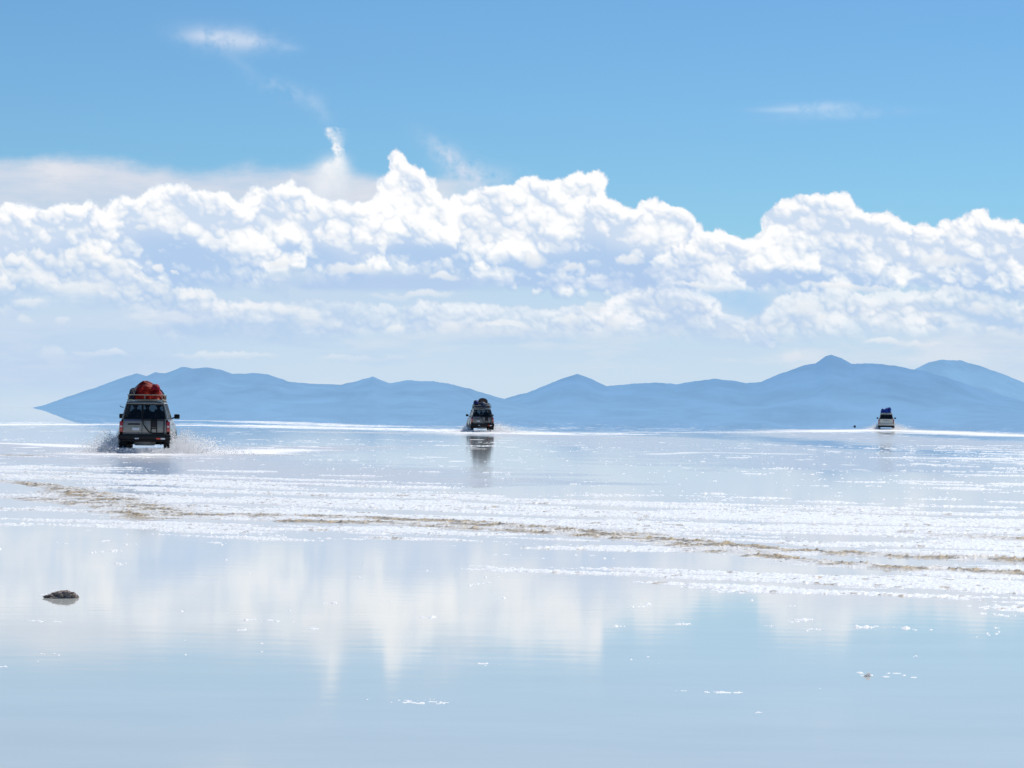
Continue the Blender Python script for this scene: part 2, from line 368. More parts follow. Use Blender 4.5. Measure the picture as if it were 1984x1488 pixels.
# ------------------------------------------------------------------ mountains
def mountains(name, prof, dist, depth, seed, haze, hz_amt, rock):
    px, py = zip(*prof)
    xs = np.arange(px[0], px[-1] + .1, 2.5); ys = np.interp(xs, px, py)
    ys = ys + (fbm(xs, xs * 0 + seed, 1 / 14., 4, seed) - .5) * 3.0 * sst(0, 18, 800 - ys)
    d = ray(xs, ys); hor = np.sqrt(d[:, 0] ** 2 + d[:, 1] ** 2)
    az = np.arctan2(d[:, 0], d[:, 1]); hh = np.maximum(d[:, 2] / hor, 0.00002)
    nr = 46
    co = []
    for j in range(nr):
        v = j / (nr - 1)                       # 0 foot ... 0.7 ridge ... 1 back foot
        rr = dist + depth * (v - 0.7)
        k = v / 0.7 if v < 0.7 else (1 - v) / 0.3
        wx = az * dist; wy = np.full_like(az, rr)
        n = fbm(wx, wy, 1 / (depth * .22), 6, seed + 5, .55); rg = 1 - np.abs(2 * fbm(wx, wy * .55, 1 / (depth * .16), 6, seed + 9, .5) - 1)
        kk = k ** 1.25
        z = (hh * dist + CAMH * 0) * (kk + (rg - .75) * .75 * k * (1 - k) + (n - .5) * .5 * k * (1 - k))
        if abs(v - 0.7) > 1e-6: z = np.minimum(z, hh * rr * .985)
        z = z * rr / dist if v < .7 else z
        if v == 0 or v == 1: z = np.full_like(z, -30.0)
        co.append(np.stack([np.sin(az) * rr, np.cos(az) * rr, z + CAMH * (k > 0)], -1))
    co = np.array(co)
    t = NT(name + '_slopes_haze'); b = t.n('ShaderNodeBsdfDiffuse'); em = t.n('ShaderNodeEmission'); mx = t.n('ShaderNodeMixShader')
    tc = t.n('ShaderNodeTexCoord'); nz = t.n('ShaderNodeTexNoise'); setin(nz, Scale=1 / (depth * .3), Detail=8.0, Roughness=0.65); t.l(tc.outputs['Object'], nz.inputs['Vector'])
    cr = t.n('ShaderNodeMix', data_type='RGBA'); cr.inputs[6].default_value = (*[c * .6 for c in rock], 1); cr.inputs[7].default_value = (*[min(1, c * 1.5) for c in rock], 1)
    t.l(nz.outputs[0], cr.inputs[0]); t.l(cr.outputs[2], b.inputs[0])
    # distance haze painted as blue emission over the slopes, stronger low down
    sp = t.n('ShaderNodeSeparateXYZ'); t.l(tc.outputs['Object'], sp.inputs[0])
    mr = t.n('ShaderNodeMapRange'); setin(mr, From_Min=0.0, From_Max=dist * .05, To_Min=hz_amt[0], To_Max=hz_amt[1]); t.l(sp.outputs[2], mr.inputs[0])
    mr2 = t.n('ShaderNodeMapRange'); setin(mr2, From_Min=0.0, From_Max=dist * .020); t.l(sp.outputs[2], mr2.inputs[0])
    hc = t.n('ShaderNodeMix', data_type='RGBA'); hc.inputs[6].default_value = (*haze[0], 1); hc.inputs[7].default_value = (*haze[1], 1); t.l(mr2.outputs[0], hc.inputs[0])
    # random tone variation in the glowing haze colour, as gullies and scree
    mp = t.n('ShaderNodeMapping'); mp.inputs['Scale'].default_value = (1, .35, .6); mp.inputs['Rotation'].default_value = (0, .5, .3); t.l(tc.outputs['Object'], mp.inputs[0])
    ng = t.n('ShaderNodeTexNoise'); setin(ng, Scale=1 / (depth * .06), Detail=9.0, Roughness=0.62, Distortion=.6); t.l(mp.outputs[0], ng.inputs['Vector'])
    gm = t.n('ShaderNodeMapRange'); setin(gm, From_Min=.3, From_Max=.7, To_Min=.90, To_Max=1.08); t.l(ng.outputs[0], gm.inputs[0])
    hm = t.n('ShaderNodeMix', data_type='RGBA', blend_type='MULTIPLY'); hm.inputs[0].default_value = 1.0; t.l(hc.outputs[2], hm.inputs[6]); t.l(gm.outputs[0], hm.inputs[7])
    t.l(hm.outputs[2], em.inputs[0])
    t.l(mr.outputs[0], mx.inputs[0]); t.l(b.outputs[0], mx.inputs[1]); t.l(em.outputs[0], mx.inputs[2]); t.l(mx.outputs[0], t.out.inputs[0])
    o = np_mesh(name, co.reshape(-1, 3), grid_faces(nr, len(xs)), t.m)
    tag(o, kind='structure'); return o
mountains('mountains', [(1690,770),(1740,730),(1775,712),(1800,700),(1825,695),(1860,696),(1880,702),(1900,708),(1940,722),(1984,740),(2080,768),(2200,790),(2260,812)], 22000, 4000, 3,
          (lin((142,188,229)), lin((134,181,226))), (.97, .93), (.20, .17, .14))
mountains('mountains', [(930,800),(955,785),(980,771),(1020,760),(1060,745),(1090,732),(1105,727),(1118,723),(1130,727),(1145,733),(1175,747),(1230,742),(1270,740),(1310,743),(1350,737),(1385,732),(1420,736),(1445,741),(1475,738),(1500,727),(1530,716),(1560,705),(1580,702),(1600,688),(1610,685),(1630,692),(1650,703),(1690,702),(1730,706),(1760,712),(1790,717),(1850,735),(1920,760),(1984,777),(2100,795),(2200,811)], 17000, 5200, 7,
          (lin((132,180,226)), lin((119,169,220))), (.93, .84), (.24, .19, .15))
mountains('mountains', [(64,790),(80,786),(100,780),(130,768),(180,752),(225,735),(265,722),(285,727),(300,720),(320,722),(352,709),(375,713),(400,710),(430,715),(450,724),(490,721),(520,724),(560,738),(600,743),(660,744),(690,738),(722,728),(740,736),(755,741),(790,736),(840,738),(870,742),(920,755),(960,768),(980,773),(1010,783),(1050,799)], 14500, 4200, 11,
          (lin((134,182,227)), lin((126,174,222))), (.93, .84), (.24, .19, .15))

# ------------------------------------------------------------------ water
# how much salt stands above the water, surveyed as columns of (row, density)
DENS = {
 -300: [(896,0),(905,.6),(925,.4),(945,.35),(975,.5),(1000,.4),(1012,.05),(1060,.003)],
 0:   [(896,.005),(906,.8),(922,.5),(940,.35),(960,.55),(998,.5),(1012,.08),(1060,.003)],
 300: [(890,.05),(912,.35),(935,.72),(955,.7),(975,.9),(1002,.85),(1015,.5),(1032,.22),(1055,.008)],
 600: [(905,.04),(938,.45),(955,.55),(975,.85),(995,.95),(1018,.85),(1037,.5),(1057,.12),(1090,.008)],
 900: [(925,.008),(950,.4),(970,.62),(1000,.88),(1022,.95),(1045,.6),(1070,.45),(1100,.3),(1132,.07),(1165,.005)],
 1300: [(950,.005),(975,.22),(1000,.68),(1025,.93),(1050,.9),(1068,.5),(1082,.25),(1100,.55),(1125,.75),(1150,.4),(1165,.07),(1200,.003)],
 1700: [(965,.04),(990,.5),(1010,.88),(1050,.93),(1073,.7),(1086,.2),(1105,.15),(1120,.6),(1145,.85),(1165,.55),(1187,.06),(1220,.005)],
 1984: [(985,.15),(1000,.6),(1020,.88),(1060,.95),(1087,.75),(1100,.2),(1115,.5),(1133,.25),(1150,.75),(1175,.88),(1190,.3),(1204,.005),(1240,.003)],
 2300: [(990,.15),(1010,.6),(1030,.88),(1070,.95),(1100,.75),(1115,.2),(1145,.4),(1165,.75),(1190,.88),(1205,.3),(1220,.005)]}
def density(px, py):
    ks = sorted(DENS); tab = np.array([np.interp(py, [a for a, b in DENS[k]], [b for a, b in DENS[k]]) for k in ks])
    kx = np.clip(np.interp(px, ks, np.arange(len(ks))), 0, len(ks) - 1.001); i = kx.astype(int); f = kx - i
    sh = np.indices(px.shape)
    a = np.take_along_axis(tab, i[None], 0)[0]; b = np.take_along_axis(tab, i[None] + 1, 0)[0]
    return a * (1 - f) + b * f
def poly_d(X, Y, pts):
    """distance to a polyline surveyed in the picture, and how far along it"""
    gx, gy = ground(np.array([p[0] for p in pts], float), np.array([p[1] for p in pts], float))
    best = np.full(X.shape, 1e9); al = np.zeros(X.shape)
    for i in range(len(pts) - 1):
        ax, ay, bx, by = gx[i], gy[i], gx[i + 1], gy[i + 1]
        L2 = (bx - ax) ** 2 + (by - ay) ** 2
        t = np.clip(((X - ax) * (bx - ax) + (Y - ay) * (by - ay)) / L2, 0, 1)
        d = np.hypot(X - ax - t * (bx - ax), Y - ay - t * (by - ay))
        m = d < best; best = np.where(m, d, best); al = np.where(m, i + t, al)
    return best, al / (len(pts) - 1)
MUD = [([(-60,930),(60,936),(110,945),(160,955),(215,968),(285,985),(330,996),(420,999),(600,1001),(700,1005),(880,1012),(1000,1020),(1200,1035),(1300,1047),(1500,1065),(1700,1075),(2060,1089)], .24, .9),
       ([(560,1010),(760,1014),(900,1023),(1050,1031),(1250,1046),(1350,1061),(1500,1081),(1700,1098),(2060,1116)], .20, .75),
       ([(130,950),(170,962),(230,975),(290,992),(330,1001)], .30, .8),
       ([(60,966),(150,975),(240,985),(300,1004)], .35, .6),
       ([(1880,1040),(2060,1050)], .25, .8), ([(-20,881),(80,884)], .5, .5)]
def mud_at(X, Y):
    m = np.zeros(X.shape)
    for pts, wd, st in MUD:
        d, al = poly_d(X, Y, pts)
        m = np.maximum(m, st * np.exp(-(d / (wd * 1.8)) ** 2))
    return m

def build_water():
    az = np.concatenate([np.radians(np.arange(-180, -17, 4.0)), np.radians(np.arange(-16, 16.01, 0.03)), np.radians(np.arange(20, 180, 4.0))])
    rr = np.concatenate([[0.3, 1.5, 4], np.geomspace(8, 840, 1150), np.geomspace(900, 4000, 40), [5000, 6000, 12000, 30000, 60000, 120000]])
    A, RR = np.meshgrid(az, rr)
    X = np.sin(A) * RR; Y = np.cos(A) * RR
    front = Y > 2.0
    px, py = seen(X, np.where(front, Y, 2.0)); 
    hz = 798.5 + 0.0095 * (px - 992)          # row of the horizon
    dp = py - hz                              # rows below it
    foam_glint = np.zeros(X.shape); milk = np.zeros(X.shape); chop = np.zeros(X.shape)
    n1 = fbm(X, Y, .09, 5, 31); n2 = fbm(X, Y, .9, 5, 37); n3 = fbm(X, Y, 3.0, 4, 41); n4 = fbm(X, Y, .35, 5, 43)
    # far belt of half drowned crust
    belt = sst(25, 29, dp) * sst(56, 44, dp)
    thr = .70 - .09 * belt - .09 * sst(25, 28, dp) * sst(38, 31, dp)
    foam_glint = np.maximum(foam_glint, belt * sst(0, .05, .5 * n4 + .5 * n2 - thr - .05 + .05 * (n1 - .5)) * .8)
    glint = sst(.80, .85, vnoise(X * .55, Y * .28, 5) * .6 + vnoise(X * 1.7, Y * .8, 6) * .4)  # sparkle of the far water, painted as white diffuse specks
    foam_glint = np.maximum(foam_glint, glint * sst(14, 24, dp) * sst(150, 60, dp) * .9)
    def line(pts, wd, st, rag=.5, grow=0.0):
        d, al = poly_d(X, Y, pts)
        w_ = .6 * wd * (1 + grow * al)
        return st * sst(1.0, .35, d / (2 * w_) + rag * (n4 - .5) * 2 + rag * .6 * (n2 - .5))
    foam_glint = np.maximum(foam_glint, line([(-80,823),(150,822),(340,824),(480,824),(600,829),(760,832),(905,836)], 7, 1.0, .8))
    foam_glint = np.maximum(foam_glint, line([(340,814.5),(480,816),(620,822),(700,826)], 6, .9, .9))
    foam_glint = np.maximum(foam_glint, line([(700,829),(850,832),(1010,838),(1180,841)], 5, .95, .6))
    foam_glint = np.maximum(foam_glint, line([(1100,838),(1400,838),(1700,836),(1984,846)], 4, .45, 1.1))
    foam_glint = foam_glint * (.35 + .65 * sst(.40, .56, .5 * n2 + .5 * n3))
    foam_glint = np.maximum(foam_glint, line([(1280,880),(1350,876),(1500,879)], .9, .5, 1.3))
    milk = np.maximum(milk, line([(1560,836),(1640,833),(1717,833),(1800,835),(1900,842),(2010,845)], 6, .95, .35))
    milk = np.maximum(milk, line([(1560,837),(1640,846),(1750,852),(1900,862),(2020,872)], 7, .75, .5))
    milk = np.maximum(milk, line([(980,841),(1200,850),(1300,862),(1500,880),(1700,905)], 7, .5, .6))
    milk = np.maximum(milk, line([(700,838),(930,840),(1060,846),(1200,848)], 6, .8, .5))
    milk = np.maximum(milk, line([(-60,858),(130,872),(285,882),(430,875),(560,868),(640,866)], 4.5, .95, .4))
    milk = np.maximum(milk, line([(-40,866),(170,886),(290,898),(450,905),(620,930)], 6.5, .9, .5))
    foam_glint = np.maximum(foam_glint, line([(-80,857),(60,860),(170,866)], 1.6, .7, .7))
    foam_glint = np.maximum(foam_glint, line([(330,880),(450,877),(530,879)], 1.2, .8, .8))
    foam_glint = np.maximum(foam_glint, line([(1575,836),(1640,834),(1717,833.5),(1800,836),(1880,840),(1990,845)], 4.5, .75, .5))
    foam_glint = np.maximum(foam_glint, line([(880,838),(931,839),(1010,839),(1090,842)], 3.5, .7, .5))
    foam_glint = np.maximum(foam_glint, line([(180,879),(285,880),(400,879),(560,872)], 2.0, .75, .5))
    # round the cars
    for (cx, cy, sx, sy, s) in ((283, 880, 95, 5.5, 1.0), (931, 838, 60, 3.2, 1.0), (1717, 833.5, 60, 2.6, 1.0)):
        foam_glint = np.maximum(foam_glint, s * np.exp(-((px - cx) / sx) ** 2 - ((py - cy) / sy) ** 2) * sst(.25, .62, n3 * .5 + n2 * .5))
    chop = np.maximum(chop, np.exp(-((px - 283) / 70) ** 4 - ((py - 922) / 30) ** 4))
    chop = np.maximum(chop, milk * .35)
    dn = density(px, py)
    milk = np.maximum(milk, dn * .75 * (dp > 85))
    milk = milk * (1 - .8 * chop * (dp > 60) * (dp < 160) * (np.abs(px - 283) < 70))
    ok = front & (np.abs(A) < R(16.5))
    foam_glint = np.where(ok, foam_glint, 0); milk = np.where(ok, milk, .1); chop = np.where(ok, chop, 0)
    foam_glint = np.where(dp < 12, 0, foam_glint)
    far = sst(40, 24, dp)
    rough = (.050 + .0 * X) * (1 - far) + .006 * far
    rough = rough + .10 * chop + .008 * sst(200, 600, dp)
    co = np.stack([X, Y, np.zeros_like(X)], -1)
    # material
    t = NT('brine'); 
    def attr(n): return t.n('ShaderNodeAttribute', attribute_name=n).outputs['Fac']
    gl = t.n('ShaderNodeBsdfGlossy'); gl.distribution = 'GGX'; gl.inputs[0].default_value = (1, 1, 1, 1); t.l(attr('rough'), gl.inputs['Roughness'])
    tc = t.n('ShaderNodeTexCoord'); mp = t.n('ShaderNodeMapping'); mp.inputs['Scale'].default_value = (1.0, 2.6, 1.0); t.l(tc.outputs['Object'], mp.inputs[0])
    w1 = t.n('ShaderNodeTexNoise'); setin(w1, Scale=1.6, Detail=2.0, Roughness=0.5); t.l(mp.outputs[0], w1.inputs['Vector'])
    w2 = t.n('ShaderNodeTexNoise'); setin(w2, Scale=14.0, Detail=3.0, Roughness=0.55); t.l(tc.outputs['Object'], w2.inputs['Vector'])
    mr = t.n('ShaderNodeMapRange'); setin(mr, From_Min=0.006, From_Max=0.055, To_Min=0.0, To_Max=0.16); t.l(attr('rough'), mr.inputs[0])
    b1 = t.n('ShaderNodeBump'); setin(b1, Distance=0.0032); t.l(mr.outputs[0], b1.inputs['Strength']); t.l(w1.outputs[0], b1.inputs['Height'])
    b2 = t.n('ShaderNodeBump'); setin(b2, Distance=0.05); t.l(attr('chop'), b2.inputs['Strength']); t.l(w2.outputs[0], b2.inputs['Height']); t.l(b1.outputs[0], b2.inputs['Normal'])
    t.l(b2.outputs[0], gl.inputs['Normal'])
    df = t.n('ShaderNodeBsdfDiffuse')
    fl = t.n('ShaderNodeTexNoise'); setin(fl, Scale=0.35, Detail=7.0, Roughness=0.62); t.l(mp.outputs[0], fl.inputs['Vector'])
    fc = t.n('ShaderNodeMix', data_type='RGBA'); fc.inputs[6].default_value = FLOOR_A; fc.inputs[7].default_value = FLOOR_B
    t.l(fl.outputs[0], fc.inputs[0]); t.l(fc.outputs[2], df.inputs[0])
    fr = t.n('ShaderNodeFresnel'); fr.inputs[0].default_value = 1.333
    mx = t.n('ShaderNodeMixShader'); t.l(fr.outputs[0], mx.inputs[0]); t.l(df.outputs[0], mx.inputs[1]); t.l(gl.outputs[0], mx.inputs[2])
    d2 = t.n('ShaderNodeBsdfDiffuse'); d2.inputs[0].default_value = (.53, .54, .575, 1)
    mk = t.n('ShaderNodeMath', operation='MULTIPLY'); t.l(attr('milk'), mk.inputs[0]); mk.inputs[1].default_value = .62
    mx2 = t.n('ShaderNodeMixShader'); t.l(mk.outputs[0], mx2.inputs[0]); t.l(mx.outputs[0], mx2.inputs[1]); t.l(d2.outputs[0], mx2.inputs[2])
    d3 = t.n('ShaderNodeBsdfDiffuse'); d3.inputs[0].default_value = (.93, .92, .90, 1)
    mx3 = t.n('ShaderNodeMixShader'); t.l(attr('foam_glint'), mx3.inputs[0]); t.l(mx2.outputs[0], mx3.inputs[1]); t.l(d3.outputs[0], mx3.inputs[2])
    t.l(mx3.outputs[0], t.out.inputs[0])
    o = np_mesh('water', co.reshape(-1, 3), grid_faces(len(rr), len(az), wrap=True), t.m, True,
                [('foam_glint', 'FLOAT', foam_glint), ('milk', 'FLOAT', milk), ('chop', 'FLOAT', chop), ('rough', 'FLOAT', rough)])
    tag(o, kind='structure')
build_water()

# ------------------------------------------------------------------ the salt crust that breaks the surface
def build_salt():
    az = np.radians(np.arange(-13.6, 13.61, 0.021)); rr = np.geomspace(9.2, 150, 1200)
    A, RR = np.meshgrid(az, rr); X = np.sin(A) * RR; Y = np.cos(A) * RR
    px, py = seen(X, Y)
    dn = density(px, py); mud = mud_at(X, Y)
    dn = np.maximum(dn, mud * .97)
    # streaks run a little down to the right, the way the old track runs
    c, s = math.cos(R(-24)), math.sin(R(-24))
    U = X * c + Y * s; V = -X * s + Y * c
    big = fbm(U * .22, V * .9, .8, 4, 51); mid = fbm(U * .28, V, 2.2, 5, 57); fine = fbm(X, Y, 16, 4, 61, .6)
    fld = .41 * big + .44 * mid + .15 * fine
    srt = np.sort(fld.ravel()[::97])
    thr = np.interp(1 - dn * (.31 + .42 * dn), np.linspace(0, 1, len(srt)), srt)
    over = fld - thr
    over = np.maximum(over, (mud - .42 + .5 * (fbm(U * .5, V, 3.0, 4, 58) - .5)) * .12)
    lump = np.abs(fbm(X, Y, 11, 5, 71, .6) * 2 - 1); cry = fbm(X, Y, 34, 3, 77, .7)
    hgt = np.clip(over * .16, -.01, .010) + np.where(over > 0, .018 * lump + .011 * (cry - .35), 0) * sst(0, .03, over)
    hgt = hgt * (1 + .5 * sst(24, 60, RR)) + mud * .014 * sst(.45, .75, fbm(X, Y, 9, 4, 81)) + .020 * sst(.2, .6, mud) * sst(.80, .88, vnoise(X * 20, Y * 12, 82))
    # small loose grains and streaks standing alone
    lone = sst(.855, .875, vnoise(U * 3.0, V * 2.2, 91) * .7 + fine * .3 + .03 * (big - .5)) * sst(1480, 1000, py) * (dn < .3)
    hgt = np.maximum(hgt, np.where(lone > 0, .012 * lone * (.4 + lump + cry), -1))
    keepv = hgt > 0.0008
    tone = fbm(X, Y, .9, 4, 87)
    brown = np.clip(mud * (.45 + 1.35 * sst(.44, .60, fbm(X, Y, 2.6, 5, 83, .6))), 0, 1)
    speck = sst(.66, .72, fbm(X, Y, 7, 4, 89, .6)) * .8 * sst(.15, .6, dn)
    brown = np.maximum(brown, speck)
    F = grid_faces(len(rr), len(az))
    k = keepv.ravel()[F].any(1); F = F[k]
    used = np.unique(F); remap = np.full(X.size, -1); remap[used] = np.arange(len(used)); F = remap[F]
    co = np.stack([X, Y, np.maximum(hgt, -.004)], -1).reshape(-1, 3)[used]
    print('salt verts', len(used))
    t = NT('salt'); b = t.n('ShaderNodeBsdfPrincipled'); setin(b, Roughness=.38); b.inputs['Specular IOR Level'].default_value = .5
    b.inputs['Subsurface Weight'].default_value = 0
    at = t.n('ShaderNodeAttribute', attribute_name='brown')
    tc = t.n('ShaderNodeTexCoord'); nz = t.n('ShaderNodeTexNoise'); setin(nz, Scale=25.0, Detail=5.0, Roughness=.7); t.l(tc.outputs['Object'], nz.inputs['Vector'])
    c1 = t.n('ShaderNodeMix', data_type='RGBA'); c1.inputs[6].default_value = (.76, .75, .72, 1); c1.inputs[7].default_value = (.97, .96, .94, 1); t.l(nz.outputs[0], c1.inputs[0])
    c2 = t.n('ShaderNodeMix', data_type='RGBA'); c2.inputs[6].default_value = (.05, .030, .010, 1); c2.inputs[7].default_value = (.64, .48, .25, 1); n4_ = t.n('ShaderNodeTexNoise'); setin(n4_, Scale=5.5, Detail=8.0, Roughness=.72); t.l(tc.outputs['Object'], n4_.inputs['Vector']); mq = t.n('ShaderNodeMapRange'); setin(mq, From_Min=.36, From_Max=.64); t.l(n4_.outputs[0], mq.inputs[0]); t.l(mq.outputs[0], c2.inputs[0])
    c3 = t.n('ShaderNodeMix', data_type='RGBA'); t.l(at.outputs['Fac'], c3.inputs[0]); t.l(c1.outputs[2], c3.inputs[6]); t.l(c2.outputs[2], c3.inputs[7])
    t.l(c3.outputs[2], b.inputs['Base Color'])
    bp = t.n('ShaderNodeBump'); setin(bp, Strength=.5, Distance=.006); t.l(nz.outputs[0], bp.inputs['Height']); t.l(bp.outputs[0], b.inputs['Normal'])
    t.l(b.outputs[0], t.out.inputs[0])
    o = np_mesh('salt_crust', co, F, t.m, True, [('brown', 'FLOAT', brown.ravel()[used])])
    tag(o, 'rough white salt crust and brown mud streaks breaking the shallow water', 'salt crust', kind='stuff')
build_salt()
# ------------------------------------------------------------------ mesh building for the vehicles
class MB:
    def __init__(s): s.bm = bmesh.new()
    def box(s, x0, x1, y0, y1, z0, z1, bev=0.0, seg=2, mat=None):
        r = bmesh.ops.create_cube(s.bm, size=1.0); vs = r['verts']
        for v in vs: v.co = Vector((x0 + (v.co.x + .5) * (x1 - x0), y0 + (v.co.y + .5) * (y1 - y0), z0 + (v.co.z + .5) * (z1 - z0)))
        if mat is not None: bmesh.ops.transform(s.bm, matrix=mat, verts=vs)
        if bev > 0:
            es = list({e for v in vs for e in v.link_edges})
            bmesh.ops.bevel(s.bm, geom=es, offset=bev, segments=seg, affect='EDGES', profile=.5)
        return s
    def hexa(s, p, bev=0.0):
        """eight corners: four of the bottom ring, four of the top ring"""
        v = [s.bm.verts.new(q) for q in p]
        fs = [(3,2,1,0),(4,5,6,7),(0,1,5,4),(1,2,6,5),(2,3,7,6),(3,0,4,7)]
        for f in fs: s.bm.faces.new([v[i] for i in f])
        if bev > 0:
            es = list({e for q in v for e in q.link_edges})
            bmesh.ops.bevel(s.bm, geom=es, offset=bev, segments=2, affect='EDGES', profile=.5)
        return s
    def bar(s, a, b, w, h=None, bev=.008):
        """a straight bar of rectangular section between two points"""
        h = h or w; a = Vector(a); b = Vector(b); d = (b - a).normalized()
        u = d.cross(Vector((0, 1, 0)));
        if u.length < .1: u = d.cross(Vector((0, 0, 1)))
        u.normalize(); v = d.cross(u).normalized()
        c = [(-1,-1),(1,-1),(1,1),(-1,1)]
        return s.hexa([a + u * i * w / 2 + v * j * h / 2 for i, j in c] + [b + u * i * w / 2 + v * j * h / 2 for i, j in c], bev)
    def tube(s, pts, r, n=8, closed=False):
        pts = [Vector(p) for p in pts]; rings = []
        m = len(pts)
        up = Vector((0.13, 0.21, 1)).normalized()
        for i, p in enumerate(pts):
            if closed: d = pts[(i + 1) % m] - pts[i - 1]
            else: d = pts[min(i + 1, m - 1)] - pts[max(i - 1, 0)]
            d.normalize(); u = d.cross(up)
            if u.length < .05: u = d.cross(Vector((1, 0, 0)))
            u.normalize(); v = d.cross(u)
            rr = r[i] if isinstance(r, (list, tuple)) else r
            rings.append([s.bm.verts.new(p + (u * math.cos(2 * math.pi * k / n) + v * math.sin(2 * math.pi * k / n)) * rr) for k in range(n)])
        q = m if closed else m - 1
        for i in range(q):
            A, B = rings[i], rings[(i + 1) % m]
            for k in range(n): s.bm.faces.new((A[k], A[(k + 1) % n], B[(k + 1) % n], B[k]))
        if not closed:
            s.bm.faces.new(rings[0][::-1]); s.bm.faces.new(rings[-1])
        return s
    def lathe(s, prof, n=28, axis='x', at=(0, 0, 0)):
        """profile of (along the axis, radius)"""
        rings = []
        for a, r in prof:
            ring = []
            for k in range(n):
                c, q = math.cos(2 * math.pi * k / n) * r, math.sin(2 * math.pi * k / n) * r
                p = {'x': (a, c, q), 'y': (c, a, q), 'z': (c, q, a)}[axis]
                ring.append(s.bm.verts.new(Vector(p) + Vector(at)))
            rings.append(ring)
        for i in range(len(rings) - 1):
            for k in range(n): s.bm.faces.new((rings[i][k], rings[i][(k + 1) % n], rings[i + 1][(k + 1) % n], rings[i + 1][k]))
        if prof[0][1] > 0: s.bm.faces.new(rings[0][::-1])
        if prof[-1][1] > 0: s.bm.faces.new(rings[-1])
        return s
    def loft(s, rings, closed=False, cap0=False, cap1=False):
        vr = [[s.bm.verts.new(p) for p in r] for r in rings]
        n = len(vr[0])
        for i in range(len(vr) - 1):
            for k in range(n if closed else n - 1):
                s.bm.faces.new((vr[i][k], vr[i][(k + 1) % n], vr[i + 1][(k + 1) % n], vr[i + 1][k]))
        if cap0: s.bm.faces.new(vr[0][::-1])
        if cap1: s.bm.faces.new(vr[-1])
        return s
    def build(s, name, mat, parent=None, smooth=True, angle=35, label=None):
        bmesh.ops.recalc_face_normals(s.bm, faces=s.bm.faces)
        me = bpy.data.meshes.new(name); s.bm.to_mesh(me); s.bm.free()
        me.materials.append(mat)
        if smooth:
            me.polygons.foreach_set('use_smooth', [True] * len(me.polygons))
            me.set_sharp_from_angle(angle=R(angle))
        o = bpy.data.objects.new(name, me); COL.objects.link(o)
        if parent: o.parent = parent
        if label: o['label'] = label
        return o
def empty(name, loc, rz=0.0):
    o = bpy.data.objects.new(name, None); COL.objects.link(o); o.location = loc; o.rotation_euler = (0, 0, rz); o.empty_display_size = .3
    return o

def glass(name, tintc=.25):
    t = NT(name); tr = t.n('ShaderNodeBsdfTransparent'); tr.inputs[0].default_value = (tintc * .92, tintc * .97, tintc, 1)
    gl = t.n('ShaderNodeBsdfGlossy'); setin(gl, Roughness=.03); fr = t.n('ShaderNodeFresnel'); fr.inputs[0].default_value = 1.5
    nz = t.n('ShaderNodeTexNoise'); setin(nz, Scale=9.0, Detail=5.0); tc = t.n('ShaderNodeTexCoord'); t.l(tc.outputs['Object'], nz.inputs['Vector'])
    df = t.n('ShaderNodeBsdfDiffuse'); df.inputs[0].default_value = (.45, .43, .40, 1)
    mx = t.n('ShaderNodeMixShader'); t.l(fr.outputs[0], mx.inputs[0]); t.l(tr.outputs[0], mx.inputs[1]); t.l(gl.outputs[0], mx.inputs[2])
    mr = t.n('ShaderNodeMapRange'); setin(mr, From_Min=.5, From_Max=.9, To_Min=.0, To_Max=.05); t.l(nz.outputs[0], mr.inputs[0])
    m2 = t.n('ShaderNodeMixShader'); t.l(mr.outputs[0], m2.inputs[0]); t.l(mx.outputs[0], m2.inputs[1]); t.l(df.outputs[0], m2.inputs[2])
    t.l(m2.outputs[0], t.out.inputs[0]); return t.m

MUDC = (.62, .60, .57)
M_ = dict(
    silver=pbr('silver_paint', (.19, .182, .175), .34, .25, .5, .05, 3, dirt=(MUDC, .35, 1.2, .35), coat=.4),
    grey=pbr('grey_paint', (.14, .14, .145), .4, .2, .5, .05, 3, dirt=(MUDC, .35, 1.2, .25), coat=.3),
    white=pbr('white_paint', (.62, .60, .53), .4, .0, .5, .05, 3, dirt=((.55, .52, .46), .3, 1.1, .4), coat=.3),
    navy=pbr('navy_paint', (.012, .03, .10), .3, .1, .5, .2, 4, coat=.5),
    black=pbr('black_plastic', (.006, .006, .008), .6, 0, .25, .3, 12, dirt=((.05, .05, .055), .2, .9, .3)),
    steel=pbr('dark_steel', (.006, .006, .008), .5, .1, .3, .3, 12),
    rubber=pbr('tyre_rubber', (.018, .018, .02), .8, 0, .3, .3, 20, bump=.4, dirt=((.25, .24, .23), .0, .8, .5)),
    rim=pbr('rim_metal', (.30, .30, .31), .35, .8, .5, .2, 10),
    red=pbr('tail_lamp_red', (.42, .012, .016), .2, 0, .5, .15, 20, coat=.6),
    clear=pbr('lamp_clear', (.55, .50, .50), .2, 0, .5, .1, 20, coat=.6),
    plate=pbr('number_plate', (.62, .66, .72), .4, 0, .5, .25, 25),
    refl_red=pbr('reflector_red', (.70, .06, .02), .3, 0, .5, .1, 20),
    refl_white=pbr('reflector_white', (.80, .80, .82), .3, 0, .5, .1, 20),
    seat=pbr('seat_cloth', (.018, .018, .022), .95, 0, .08, .3, 30),
    rack=pbr('rack_metal', (.30, .28, .22), .5, .3, .5, .2, 8),
    glass=glass('tinted_glass', .34), dark_glass=glass('dark_tinted_glass', .05),
    tank=pbr('salty_tank_metal', (.30, .29, .27), .7, .1, .4, .3, 6, bump=.3),
)

